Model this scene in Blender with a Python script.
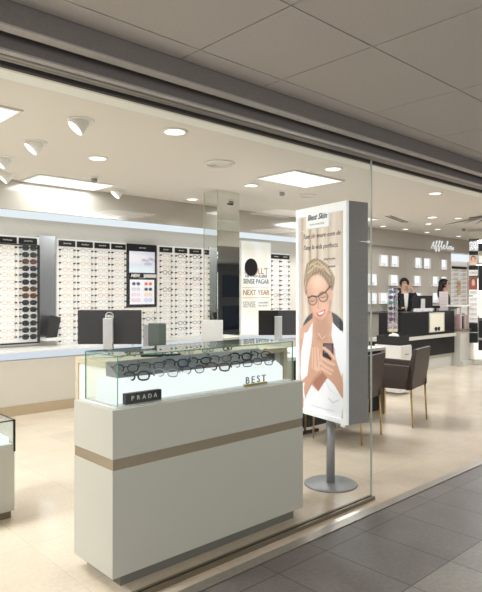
import bpy, bmesh, math, random
import numpy as np
from mathutils import Vector, Matrix
random.seed(4)
S = bpy.context.scene
for o in list(bpy.data.objects): bpy.data.objects.remove(o)
C = S.collection
R = math.radians
PI = math.pi

# ---------------------------------------------------------------- camera
cd = bpy.data.cameras.new('camera'); cam = bpy.data.objects.new('camera', cd); C.objects.link(cam)
cd.sensor_fit = 'HORIZONTAL'; cd.sensor_width = 36; cd.lens = 36*580/482; cd.shift_y = -3/482; cd.clip_start = .02
cam.location = (0, 0, 1.45); cam.rotation_euler = (R(90), 0, R(-43.04))
S.camera = cam
# ---------------------------------------------------------------- world, exposure
W = bpy.data.worlds.new('world'); S.world = W; W.use_nodes = True
W.node_tree.nodes['Background'].inputs[0].default_value = (.75, .78, .8, 1)
W.node_tree.nodes['Background'].inputs[1].default_value = .5
S.view_settings.view_transform = 'Standard'; S.view_settings.look = 'None'
S.view_settings.exposure = 0.0; S.view_settings.gamma = 1; S.view_settings.use_curve_mapping = False
try: S.cycles.transparent_max_bounces = 32; S.cycles.max_bounces = 10
except Exception: pass

def area(name, loc, sx, sy, power, col=(1, .95, .87), rot=(0, 0, 0), spread=180):
    l = bpy.data.lights.new(name, 'AREA'); l.shape = 'RECTANGLE'; l.size = sx; l.size_y = sy
    l.energy = power; l.color = col; l.spread = R(spread)
    o = bpy.data.objects.new(name, l); o.location = loc; o.rotation_euler = rot; C.objects.link(o); return o
# light of the ceiling panels and, first, an unseen one added for the counter end (each sits just under its panel)
CEIL = 2.74
PANELS = [(-1.5, 4.28, .9, .45), (1.2, 4.28, .9, .45), (4.97, 4.34, .82, .56), (3.15, 6.32, .9, .46), (9.3, 3.75, .82, .56), (8.2, 6.0, .9, .5), (12.2, 4.2, .82, .56)]
for i, (x, y, sx, sy) in enumerate(PANELS):
    area('panel_lamp', (x, y, CEIL-.03), sx, sy, [115, 36, 40, 9, 42, 30, 42][i]*1.45, (.97, .99, 1))
# corridor lamps
for x in (-4.9, -1.9, 1.1, 4.12, 7.1, 10.1):
    area('corridor_lamp', (x, -1.97, 2.495), .7, .6, 13, (1, .96, .93)); area('corridor_lamp', (x+1.5, -.5, 2.495), .7, .6, 13, (1, .96, .93))
# added unseen fill lamps that brighten the corridor ceiling and fascia
for x, w in ((.5, 12.5), (11.45, 2.4)): area('shopfront_lamp', (x, -4.93, 1.25), w, 1.9, 15*w, (1, .97, .95), (R(90), 0, 0))
# cove strip light behind the bulkhead
area('cove_lamp', (3.7, 6.93, 2.66), 9.4, .08, 12, (.78, .88, 1), (R(0), 0, 0))

# ---------------------------------------------------------------- materials
def mat(name, col, rough=.5, metal=0, var=0, scale=40, bump=0, emit=None, es=1, coat=0, spec=.5):
    m = bpy.data.materials.new(name); m.use_nodes = True
    nt = m.node_tree; b = nt.nodes['Principled BSDF']
    b.inputs['Base Color'].default_value = (*col, 1); b.inputs['Roughness'].default_value = rough
    b.inputs['Metallic'].default_value = metal; b.inputs['Coat Weight'].default_value = coat
    b.inputs['Specular IOR Level'].default_value = spec
    if emit: b.inputs['Emission Color'].default_value = (*emit, 1); b.inputs['Emission Strength'].default_value = es
    tc = nt.nodes.new('ShaderNodeTexCoord'); n = nt.nodes.new('ShaderNodeTexNoise')
    n.inputs['Scale'].default_value = scale; n.inputs['Detail'].default_value = 4
    nt.links.new(tc.outputs['Object'], n.inputs['Vector'])
    v = max(var, .02)
    mr = nt.nodes.new('ShaderNodeMapRange'); mr.inputs['From Min'].default_value = .3; mr.inputs['From Max'].default_value = .7
    mr.inputs['To Min'].default_value = 1-v; mr.inputs['To Max'].default_value = 1+v
    nt.links.new(n.outputs['Fac'], mr.inputs['Value'])
    mx = nt.nodes.new('ShaderNodeVectorMath'); mx.operation = 'SCALE'; mx.inputs[0].default_value = col
    nt.links.new(mr.outputs[0], mx.inputs['Scale']); nt.links.new(mx.outputs[0], b.inputs['Base Color'])
    if bump:
        bp = nt.nodes.new('ShaderNodeBump'); bp.inputs['Strength'].default_value = bump; bp.inputs['Distance'].default_value = .01
        nt.links.new(n.outputs['Fac'], bp.inputs['Height']); nt.links.new(bp.outputs[0], b.inputs['Normal'])
    return m

def emis(name, col, s):
    m = bpy.data.materials.new(name); m.use_nodes = True; nt = m.node_tree
    for n in list(nt.nodes): nt.nodes.remove(n)
    e = nt.nodes.new('ShaderNodeEmission'); e.inputs[0].default_value = (*col, 1); e.inputs[1].default_value = s
    o = nt.nodes.new('ShaderNodeOutputMaterial'); nt.links.new(e.outputs[0], o.inputs[0]); return m

def glassmat(name, tint, ior=1.5, rough=0.0, haze=0.0, hazecol=(.8, .85, .8)):
    m = bpy.data.materials.new(name); m.use_nodes = True; nt = m.node_tree
    for n in list(nt.nodes): nt.nodes.remove(n)
    t = nt.nodes.new('ShaderNodeBsdfTransparent'); t.inputs[0].default_value = (*tint, 1)
    g = nt.nodes.new('ShaderNodeBsdfGlossy'); g.inputs['Roughness'].default_value = rough
    lw = nt.nodes.new('ShaderNodeLayerWeight'); lw.inputs[0].default_value = .5
    pw_ = nt.nodes.new('ShaderNodeMath'); pw_.operation = 'POWER'; pw_.inputs[1].default_value = 4; nt.links.new(lw.outputs['Facing'], pw_.inputs[0])
    fr = nt.nodes.new('ShaderNodeMath'); fr.operation = 'MULTIPLY_ADD'; f0 = ((ior-1)/(ior+1))**2; fr.inputs[1].default_value = .8; fr.inputs[2].default_value = f0; nt.links.new(pw_.outputs[0], fr.inputs[0])
    mx = nt.nodes.new('ShaderNodeMixShader'); o = nt.nodes.new('ShaderNodeOutputMaterial')
    nt.links.new(fr.outputs[0], mx.inputs[0]); nt.links.new(t.outputs[0], mx.inputs[1]); nt.links.new(g.outputs[0], mx.inputs[2])
    last = mx
    if haze:
        d = nt.nodes.new('ShaderNodeBsdfDiffuse'); d.inputs[0].default_value = (*hazecol, 1)
        m2 = nt.nodes.new('ShaderNodeMixShader'); m2.inputs[0].default_value = haze
        nt.links.new(mx.outputs[0], m2.inputs[1]); nt.links.new(d.outputs[0], m2.inputs[2]); last = m2
    nt.links.new(last.outputs[0], o.inputs[0]); return m

def tilemat(name, c1, c2, cm, bw, rh, x0, y0, rough, mortar=.004, offset=0, var=.1, nscale=6, lane=None, bump=.0):
    m = bpy.data.materials.new(name); m.use_nodes = True; nt = m.node_tree; b = nt.nodes['Principled BSDF']
    b.inputs['Roughness'].default_value = rough
    tc = nt.nodes.new('ShaderNodeTexCoord'); mp = nt.nodes.new('ShaderNodeMapping'); mp.inputs['Location'].default_value = (-x0, -y0, 0)
    nt.links.new(tc.outputs['Object'], mp.inputs['Vector'])
    br = nt.nodes.new('ShaderNodeTexBrick'); br.offset = offset; br.squash = 1
    br.inputs['Scale'].default_value = 1; br.inputs['Brick Width'].default_value = bw; br.inputs['Row Height'].default_value = rh
    br.inputs['Mortar Size'].default_value = mortar; br.inputs['Mortar Smooth'].default_value = .2
    br.inputs['Color1'].default_value = (*c1, 1); br.inputs['Color2'].default_value = (*c2, 1); br.inputs['Mortar'].default_value = (*cm, 1)
    nt.links.new(mp.outputs[0], br.inputs['Vector'])
    out = br.outputs['Color']
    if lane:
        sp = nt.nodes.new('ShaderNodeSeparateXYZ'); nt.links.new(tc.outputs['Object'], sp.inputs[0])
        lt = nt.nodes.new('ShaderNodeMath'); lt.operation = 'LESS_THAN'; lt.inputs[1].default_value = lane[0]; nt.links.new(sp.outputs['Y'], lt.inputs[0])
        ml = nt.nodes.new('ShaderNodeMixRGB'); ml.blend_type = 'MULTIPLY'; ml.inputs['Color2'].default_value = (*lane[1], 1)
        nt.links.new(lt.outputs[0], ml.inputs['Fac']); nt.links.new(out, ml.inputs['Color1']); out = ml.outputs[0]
    prev = out
    for sc, am in ((nscale, var), (nscale*14, var*.8), (nscale*60, var*.6)):
        n = nt.nodes.new('ShaderNodeTexNoise'); n.inputs['Scale'].default_value = sc; n.inputs['Detail'].default_value = 5
        nt.links.new(tc.outputs['Object'], n.inputs['Vector'])
        mr = nt.nodes.new('ShaderNodeMapRange'); mr.inputs['From Min'].default_value = .3; mr.inputs['From Max'].default_value = .7
        mr.inputs['To Min'].default_value = 1-am; mr.inputs['To Max'].default_value = 1+am; nt.links.new(n.outputs['Fac'], mr.inputs['Value'])
        mx = nt.nodes.new('ShaderNodeVectorMath'); mx.operation = 'SCALE'; nt.links.new(prev, mx.inputs[0]); nt.links.new(mr.outputs[0], mx.inputs['Scale']); prev = mx.outputs[0]
    nt.links.new(prev, b.inputs['Base Color'])
    return m

def vcolmat(name, rough=.35):
    m = bpy.data.materials.new(name); m.use_nodes = True; nt = m.node_tree; b = nt.nodes['Principled BSDF']
    a = nt.nodes.new('ShaderNodeAttribute'); a.attribute_name = 'print'
    nt.links.new(a.outputs['Color'], b.inputs['Base Color']); b.inputs['Roughness'].default_value = rough
    return m, a, b, nt

M = {}
M['store_floor'] = tilemat('cream polished floor tile', (.68, .58, .46), (.715, .615, .49), (.60, .515, .42), .6, .6, .19, .26, .16, .003, 0, .06, 3)
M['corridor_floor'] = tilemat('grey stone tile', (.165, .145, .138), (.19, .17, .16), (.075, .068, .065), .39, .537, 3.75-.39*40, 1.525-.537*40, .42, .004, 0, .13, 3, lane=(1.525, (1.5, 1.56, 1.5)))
M['wall'] = mat('warm off-white paint', (.66, .63, .57), .6, 0, .02, 30)
M['wall_beige'] = mat('beige wall panel', (.60, .56, .49), .45, 0, .03, 60)
M['ceiling'] = mat('white ceiling paint', (.74, .72, .68), .8, 0, .02, 90)
M['soffit'] = mat('pale soffit', (.84, .87, .85), .7, 0, .03, 50)
M['corr_ceiling'] = mat('grey ceiling tile', (.52, .49, .46), .9, 0, .07, 180, .1)
M['groove'] = mat('dark groove', (.03, .028, .026), .9)
M['fascia'] = mat('grey brown fascia metal', (.20, .185, .175), .5, .2, .08, 120)
M['fascia_lip'] = mat('pale metal lip', (.45, .43, .42), .4, .4, .04)
M['fascia_dark'] = mat('dark shutter slot', (.03, .027, .026), .7)
M['roller'] = mat('brushed shutter tube', (.30, .285, .27), .4, .5, .06, 60)
M['bronze'] = mat('champagne bronze', (.36, .30, .22), .38, .5, .05, 80)
M['skirting'] = mat('champagne skirting', (.50, .40, .27), .4, .3, .04)
M['steel'] = mat('brushed steel threshold', (.42, .39, .35), .38, .8, .1, 50)
M['track'] = mat('dark bronze track', (.20, .17, .12), .4, .6)
M['plinth'] = mat('grey plinth', (.20, .20, .185), .4, .3)
M['laminate'] = mat('pale linen laminate', (.56, .55, .495), .5, 0, .07, 260, .05)
M['white'] = mat('white lacquer', (.82, .81, .78), .35)
M['rack_white'] = mat('white rack board', (.86, .84, .80), .4, emit=(1, .98, .96), es=.17)  # faint glow put into the boards to brighten them; they are no lamps
M['black'] = mat('black lacquer', (.009, .009, .010), .4, spec=.3)
M['blackmatte'] = mat('matt black', (.02, .02, .021), .7)
M['charcoal'] = mat('charcoal plastic', (.014, .014, .014), .5, 0, .05, spec=.3)
M['silver'] = mat('silver plastic', (.55, .55, .56), .35, .4)
M['greymetal'] = mat('grey powder coat', (.28, .285, .29), .5, .3, .1, 150)
M['kioskside'] = mat('mottled grey side', (.27, .27, .265), .5, .2, .15, 200)
M['frame_white'] = mat('white frame', (.84, .86, .88), .4, emit=(.95, .98, 1), es=.28)  # glow added to the dim white trim in place of light falling on it
M['gold'] = mat('brass leg', (.55, .40, .16), .3, .9)
M['leather'] = mat('dark brown leather', (.062, .043, .036), .45, 0, .1, 90, .1)
M['wood'] = mat('light oak edge', (.55, .47, .34), .45, 0, .08, 20)
M['greenedge'] = mat('green glass edge', (.10, .30, .24), .15, 0, .05, emit=(.2, .55, .45), es=.06)
M['case_glass'] = glassmat('clear display glass', (.95, .98, .965), 1.45)
M['window_glass'] = glassmat('shop window glass', (.94, .955, .945), 1.27)
M['winedge'] = mat('window glass edge', (.45, .5, .46), .2, 0, .02)
M['mirror'] = mat('mirror', (.80, .83, .80), .02, 1)
M['greymirror'] = mat('grey mirror', (.36, .37, .38), .25, 1)
M['bulk'] = mat('glossy taupe bulkhead', (.47, .44, .39), .12, .0, .01, coat=.15, spec=.6)
M['lamp'] = emis('lamp diffuser', (1, .97, .92), 2.2)
M['panel'] = emis('light panel diffuser', (1, .98, .94), 1.35)
M['cove'] = emis('cove diffuser', (.86, .93, 1), 1.0)
M['led'] = emis('ledge led', (.82, .89, 1), .85)
M['riser'] = emis('lit riser', (.96, .98, 1), 1.2)
M['niche'] = emis('lit niche', (.96, .98, 1), 1.05)
M['slate'] = mat('slate grey rack', (.20, .21, .24), .5, 0, .1, 60)
M['pos'] = mat('grey green plastic', (.10, .125, .105), .5)
M['clearplastic'] = glassmat('clear acrylic', (.93, .93, .93), 1.35, .1, .25, (.8, .8, .8))
M['skin'] = mat('skin', (.58, .36, .26), .5, 0, .04)
M['hair'] = mat('black hair', (.012, .009, .008), .4, 0, .1, 200)
M['suit'] = mat('black suit cloth', (.012, .012, .015), .8)
M['shirt'] = mat('white shirt', (.75, .75, .74), .7)
M['lip'] = mat('lips', (.4, .12, .1), .5)
M['navy'] = mat('navy glass', (.02, .03, .07), .15)
M['greywall'] = mat('grey corridor wall', (.20, .205, .215), .5, 0, .04)
M['cord'] = mat('black cord', (.02, .02, .02), .5)
M['bag'] = mat('sheer white paper', (.8, .8, .8), .5)

# ---------------------------------------------------------------- mesh helpers
def box(bm, x0, x1, y0, y1, z0, z1, mi=0, T=None):
    vs = [bm.verts.new((x, y, z)) for z in (z0, z1) for y in (y0, y1) for x in (x0, x1)]
    if T is not None:
        for v in vs: v.co = T @ v.co
    for f in ((0, 2, 3, 1), (4, 5, 7, 6), (0, 1, 5, 4), (2, 6, 7, 3), (0, 4, 6, 2), (1, 3, 7, 5)):
        fa = bm.faces.new([vs[i] for i in f]); fa.material_index = mi
    return bm

def prism(bm, pts, axis, a0, a1, mi=0):
    """extrude a 2D outline along axis ('x': pts=(y,z), 'y': pts=(x,z), 'z': pts=(x,y))"""
    def P(p, a):
        return {'x': (a, p[0], p[1]), 'y': (p[0], a, p[1]), 'z': (p[0], p[1], a)}[axis]
    A = [bm.verts.new(P(p, a0)) for p in pts]; B = [bm.verts.new(P(p, a1)) for p in pts]
    n = len(pts)
    fs = [bm.faces.new(A), bm.faces.new(B[::-1])]
    for i in range(n): fs.append(bm.faces.new((A[i], B[i], B[(i+1) % n], A[(i+1) % n])))
    for f in fs: f.material_index = mi
    return bm

def tube(bm, path, r, seg=8, closed=False, mi=0, caps=True):
    path = [Vector(p) for p in path]; n = len(path); rings = []
    rr = r if isinstance(r, (list, tuple)) else [r]*n
    for i, p in enumerate(path):
        if closed: d = path[(i+1) % n]-path[i-1]
        else: d = path[min(i+1, n-1)]-path[max(i-1, 0)]
        d.normalize()
        up = Vector((0, 0, 1)) if abs(d.z) < .9 else Vector((0, 1, 0))
        a = d.cross(up).normalized(); b = d.cross(a).normalized()
        rings.append([bm.verts.new(p+(a*math.cos(t)+b*math.sin(t))*rr[i]) for t in [2*PI*k/seg for k in range(seg)]])
    m = n if closed else n-1
    for i in range(m):
        A = rings[i]; B = rings[(i+1) % n]
        for k in range(seg):
            f = bm.faces.new((A[k], A[(k+1) % seg], B[(k+1) % seg], B[k])); f.material_index = mi; f.smooth = seg > 5
    if caps and not closed:
        bm.faces.new(rings[0][::-1]).material_index = mi; bm.faces.new(rings[-1]).material_index = mi
    return bm

def lathe(bm, prof, seg=40, cx=0, cy=0, mi=0, caps=True):
    rings = []
    for r, z in prof:
        rings.append([bm.verts.new((cx+max(r, 1e-4)*math.cos(2*PI*k/seg), cy+max(r, 1e-4)*math.sin(2*PI*k/seg), z)) for k in range(seg)])
    for A, B in zip(rings, rings[1:]):
        for k in range(seg):
            f = bm.faces.new((A[k], A[(k+1) % seg], B[(k+1) % seg], B[k])); f.material_index = mi; f.smooth = True
    if caps: bm.faces.new(rings[0][::-1]).material_index = mi; bm.faces.new(rings[-1]).material_index = mi
    return bm

def obj(name, bm, m, parent=None, bevel=0, loc=None, rotz=None):
    me = bpy.data.meshes.new(name)
    bmesh.ops.recalc_face_normals(bm, faces=bm.faces[:])
    bm.to_mesh(me); bm.free()
    for x in (m if isinstance(m, (list, tuple)) else [m]): me.materials.append(x)
    o = bpy.data.objects.new(name, me); C.objects.link(o)
    if parent: o.parent = parent
    if loc: o.location = loc
    if rotz: o.rotation_euler = (0, 0, rotz)
    if bevel:
        b = o.modifiers.new('bevel', 'BEVEL'); b.width = bevel; b.segments = 2; b.limit_method = 'ANGLE'
    return o
def NB(): return bmesh.new()
def tag(o, label, cat, group=None, kind=None):
    o['label'] = label; o['category'] = cat
    if group: o['group'] = group
    if kind: o['kind'] = kind
    return o
def thing(name, label, cat, loc=(0, 0, 0), rotz=0, group=None):
    o = bpy.data.objects.new(name, None); C.objects.link(o); o.location = loc; o.rotation_euler = (0, 0, rotz)
    o.empty_display_size = .1
    return tag(o, label, cat, group)
def struct(name, bm, m, parent=None, bevel=0):
    o = obj(name, bm, m, parent, bevel)
    if not parent: o['kind'] = 'structure'
    return o
def dup(root, loc, rot=None, label=None, group=None, mats=None):
    r = root.copy(); C.objects.link(r); r.location = loc
    if rot is not None: r.rotation_euler = rot if hasattr(rot, '__len__') else (0, 0, rot)
    if label: r['label'] = label
    if group: r['group'] = group
    for ch in list(root.children):
        c = ch.copy(); C.objects.link(c); c.parent = r
        for g in list(ch.children):
            d = g.copy(); C.objects.link(d); d.parent = c
    return r
def text(name, body, size, m, parent, loc, rot, label=None, shear=0, align='CENTER', ext=.0012, bold=0, sx=1):
    cu = bpy.data.curves.new(name, 'FONT'); cu.body = body; cu.size = size; cu.align_x = align; cu.align_y = 'CENTER'
    cu.extrude = ext; cu.shear = shear; cu.offset = bold; cu.resolution_u = 3
    t = bpy.data.objects.new(name, cu); C.objects.link(t)
    me = bpy.data.meshes.new_from_object(t); bpy.data.objects.remove(t); bpy.data.curves.remove(cu)
    me.materials.clear(); me.materials.append(m)
    o = bpy.data.objects.new(name, me); C.objects.link(o); o.parent = parent; o.location = loc; o.rotation_euler = rot; o.scale = (sx, 1, 1)
    if label: o['label'] = label
    return o
NTH = ['top', 'second', 'third', 'fourth', 'fifth', 'sixth', 'seventh', 'eighth', 'ninth', 'tenth', 'eleventh', 'twelfth', 'thirteenth', 'fourteenth', 'fifteenth', 'sixteenth']

# ================================================================ SETTING
XL, XR = -3.0, 15.6
GY = 2.36
struct('floor', box(NB(), XL, XR, 2.195, 7.4, -.1, 0), M['store_floor'])
o = struct('floor', box(NB(), -8, 18, -5, 2.195, -.1, -.002), M['corridor_floor'])
struct('trim_1', box(NB(), XL, XR, 2.195, 2.262, -.05, .004), M['steel'])
struct('ceiling', box(NB(), XL, XR, 2.40, 7.4, CEIL, CEIL+.1), M['ceiling'])
# front soffit inside the window
struct('ceiling', box(NB(), XL, XR, 2.40, 3.36, 2.68, CEIL), M['soffit'])
# corridor ceiling of separate large tiles with dark grooves
bm = NB(); xs = [-7, -6.2, -5.42, -4.64, -3.86, -3.08, -2.3, -1.52, -.74, .04, .82, 1.595, 2.118, 2.90, 3.68, 4.46, 5.24, 6.02, 6.8, 7.58, 8.36, 9.14, 9.92, 10.7, 11.5, 12.3, 13.1, 14, 15, 16, 18]
ys = [-5, -4.46, -3.93, -3.39, -2.85, -2.32, -1.78, -1.25, -.71, -.17, .36, .90, 1.437, 1.970, 2.11]
g = .0035
for a, b in zip(xs, xs[1:]):
    for c, d in zip(ys, ys[1:]): box(bm, a+g, b-g, c+g, d-g, 2.51, 2.53)
struct('ceiling', bm, M['corr_ceiling'])
struct('ceiling', box(NB(), -8, 18, -5, 2.11, 2.535, 2.6), M['groove'])
# fascia, shutter slot, roller
struct('trim_2', box(NB(), -8, 18, 2.112, 2.15, 2.424, 2.62), M['fascia'])
bm = NB(); box(bm, -8, 18, 2.108, 2.165, 2.417, 2.424); struct('trim_3', bm, M['fascia_lip'])
struct('trim_4', box(NB(), -8, 18, 2.15, 2.40, 2.50, 2.54), M['fascia_dark'])
struct('trim_5', box(NB(), -8, 18, 2.238, 2.268, 2.386, 2.50), M['fascia'])
struct('trim_6', box(NB(), -8, 18, 2.235, 2.272, 2.378, 2.386), M['fascia_lip'])
struct('trim_7', box(NB(), -8, 18, 2.30, 2.40, 2.46, 2.50), M['fascia_dark'])
bm = NB(); tube(bm, [(-8, 2.315, 2.405), (18, 2.315, 2.405)], .024, 20); tube(bm, [(-8, 2.350, 2.402), (18, 2.350, 2.402)], .019, 20)
struct('trim_8', bm, M['roller'])
struct('wall_front', box(NB(), -8, 18, 2.372, 2.40, 2.372, 2.60), M['fascia_dark'])
struct('wall_front', box(NB(), XL, XR, 2.401, 2.42, 2.372, 2.68), M['wall'])
# walls
struct('wall_left', box(NB(), XL-.1, XL, 2.3, 7.4, 0, 2.9), M['wall'])
struct('wall_right', box(NB(), XR, XR+.1, 2.3, 7.4, 0, 2.9), M['wall'])
struct('wall_back', box(NB(), XL, 8.6, 7.24, 7.34, 0, 2.9), M['wall'])
bm = NB()
for a, b in ((8.6, 11.16), (11.165, 13.22)): box(bm, a, b, 6.75, 6.85, 0, 2.9)
box(bm, 14.12, XR, 6.75, 6.85, 0, 2.9); box(bm, 13.22, 14.12, 7.0, 7.1, 0, 2.9); box(bm, 13.22, 14.12, 6.75, 7.0, 2.46, 2.9)
struct('wall_back_right', bm, M['wall_beige'])
struct('wall_return', box(NB(), 8.55, 8.6, 6.75, 7.3, 0, 2.9), M['wall_beige'])
# glossy bulkhead in front of the cove
bm = NB(); box(bm, XL, XR, 6.6, 6.66, 2.405, CEIL)
struct('trim_9', bm, M['bulk'])
struct('trim_10', box(NB(), 8.6, XR, 6.66, 6.75, 2.42, 2.44), M['greymetal'])
# opposite side of the corridor (only seen in reflections)
bm = NB(); box(bm, -8, 18, -5.1, -5, 0, 2.6); struct('wall_corridor', bm, M['greywall'])
w = box(NB(), 14.0, 15.2, -5, -4.97, .1, .98); box(w, 14.0, 15.2, -5, -4.97, 1.3, 2.1); struct('window_2', w, M['navy'])

# ---- shop window: glass pane, floor track
wn = bpy.data.objects.new('window_1', None); C.objects.link(wn); wn['kind'] = 'structure'
bm = NB(); vs = [bm.verts.new(p) for p in ((-2.9, GY, .02), (3.455, GY, .02), (3.455, GY, 2.385), (-2.9, GY, 2.385))]; bm.faces.new(vs)
obj('glass_pane', bm, M['window_glass'], wn)
obj('pane_edge', box(NB(), 3.455, 3.463, GY-.005, GY+.005, .02, 2.385), M['winedge'], wn)
bm = NB(); box(bm, XL, 3.47, 2.335, 2.352, 0, .022); box(bm, XL, 3.47, 2.366, 2.383, 0, .022); box(bm, XL, 3.47, 2.352, 2.366, 0, .010)
obj('floor_track', bm, M['track'], wn)

# ---- low display base along the back wall with lit edge
cab = thing('wall_ledge', 'long low beige wall cabinet with white top running under the eyewear racks', 'cabinet')
obj('cabinet_body', box(NB(), XL+.02, 3.53, 6.82, 7.22, .12, .655), M['wall_beige'], cab)
bm = NB(); box(bm, 3.54, 8.53, 6.82, 7.22, .12, .655); obj('cabinet_body', bm, M['wall_beige'], cab)
obj('plinth', box(NB(), XL+.02, 8.53, 6.80, 7.22, 0, .12), M['skirting'], cab)['label'] = 'champagne coloured plinth'
obj('led_edge', box(NB(), XL+.02, 8.53, 6.80, 6.83, .665, .745), M['led'], cab)['label'] = 'glowing bluish led edge'
obj('top_board', box(NB(), XL+.02, 8.53, 6.80, 7.235, .745, .772), M['white'], cab)
struct('baseboard_back', box(NB(), 8.6, XR-.2, 6.735, 6.75, 0, .1), M['skirting'])
cv = tag(obj('cove_light', box(NB(), XL+.02, 8.53, 7.205, 7.238, 2.395, 2.55), M['cove']), 'long bluish white cove light strip above the eyewear racks', 'light')

# ================================================================ EYEGLASSES
def ring(bm, cx, w, h, r, n=18, seg=6, shape=2.4, tilt=0, mi=0, z0=0):
    pts = []
    for k in range(n):
        t = 2*PI*k/n; c, s = math.cos(t), math.sin(t)
        x = abs(c)**(2/shape)*math.copysign(w/2, c); z = abs(s)**(2/shape)*math.copysign(h/2, s)
        pts.append((cx+x, -.004*(abs(cx+x)/.07)**2*-1, z0+z+tilt*abs(cx+x)))
    tube(bm, pts, r, seg, True, mi)
    return pts
def glasses_frame(bm, style, low=False, temple=.05, fold=False):
    w, h, r, shape = style
    n, seg = (10, 4) if low else (22, 6)
    for s in (-1, 1): ring(bm, s*.034, w, h, r, n, seg, shape)
    tube(bm, [(-.034+w/2-.001, 0, .004), (0, -.003, .009), (.034-w/2+.001, 0, .004)], r, seg)
    for s in (-1, 1):
        e = s*(.034+w/2)
        tube(bm, [(e, .002, .006), (s*.071, .006, .008), (s*.0725, .03, .008), (s*.071, temple*.75, .006), (s*.068, temple, -.006 if not low else .004)], [r, r, r*.8, r*.8, r*1.1], seg)
def lens_bm(cx, style):
    w, h, r, shape = style; bm = NB(); pts = []
    for k in range(18):
        t = 2*PI*k/18; c, s = math.cos(t), math.sin(t)
        pts.append((cx+abs(c)**(2/shape)*math.copysign(w/2, c), abs(s)**(2/shape)*math.copysign(h/2, s)))
    prism(bm, pts, 'y', -.001, .0012); return bm
STY = {'round': (.046, .040, .0016, 2.0), 'rect': (.050, .032, .0016, 3.2), 'pan': (.049, .037, .0018, 2.5), 'bold': (.052, .040, .0030, 2.6), 'cat': (.052, .034, .0024, 2.3), 'sun': (.058, .047, .0030, 2.3)}
FM = {'black': mat('black acetate', (.02, .02, .022), .3), 'tortoise': mat('tortoise acetate', (.16, .07, .03), .3, 0, .6, 120),
      'silver': mat('silver wire', (.5, .5, .52), .3, .9), 'gold': mat('gold wire', (.62, .45, .25), .3, .8),
      'rose': mat('rose acetate', (.62, .30, .27), .35), 'clear': mat('clear grey acetate', (.55, .53, .52), .3), 'navy': mat('navy acetate', (.04, .05, .12), .3), 'brown': mat('brown acetate', (.12, .06, .035), .35)}
LM = {'dark': mat('dark smoke lens', (.02, .024, .026), .12), 'brown': mat('brown lens', (.09, .045, .025), .12), 'green': mat('dark green lens', (.03, .045, .04), .12), 'demo': glassmat('demo lens', (.93, .94, .95), 1.35)}
CN = {'black': 'black', 'tortoise': 'tortoiseshell', 'silver': 'silver wire', 'gold': 'gold wire', 'rose': 'rose pink', 'clear': 'pale translucent', 'navy': 'navy blue', 'brown': 'brown'}
SN = {'round': 'round', 'rect': 'rectangular', 'pan': 'soft oval', 'bold': 'thick rimmed', 'cat': 'upswept'}
wallmesh = {}
def wall_glasses(fm, st):
    k = (fm, st)
    if k not in wallmesh:
        bm = NB(); glasses_frame(bm, STY[st], True, .05)
        bm.faces.ensure_lookup_table()
        me = bpy.data.meshes.new('eyeglasses'); bm.to_mesh(me); bm.free(); me.materials.append(FM[fm]); wallmesh[k] = me
    return wallmesh[k]
WSC = 1.36
def put_wall_glasses(x, y, z, label, group, combos):
    fm, st = random.choice(combos)
    o = bpy.data.objects.new('eyeglasses', wall_glasses(fm, st)); C.objects.link(o)
    o.location = (x, y, z); o.scale = (WSC, 1, WSC)
    tag(o, CN[fm]+' '+SN[st]+' eyeglasses, '+label, 'eyeglasses', group)
def scribble(bm, x0, x1, y, z, amp, n=9, r=.0035, seed=0):
    rnd = random.Random(seed); pts = []
    for i in range(n*3):
        t = i/(n*3-1); pts.append((x0+(x1-x0)*t+.006*math.sin(i*2.1), y, z+amp*math.sin(i*1.9+seed)*(.5+.5*rnd.random())))
    tube(bm, pts, r, 4)
ROWZ = [2.015-.0857*i for i in range(16)]
RY = 7.19      # rack board front
light_combos = [('silver', 'pan'), ('clear', 'pan'), ('clear', 'rect'), ('rose', 'pan'), ('gold', 'round'), ('silver', 'rect'), ('gold', 'pan'), ('clear', 'round')]
mixed = light_combos+[('brown', 'pan'), ('tortoise', 'bold'), ('navy', 'cat'), ('black', 'rect')]
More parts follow.
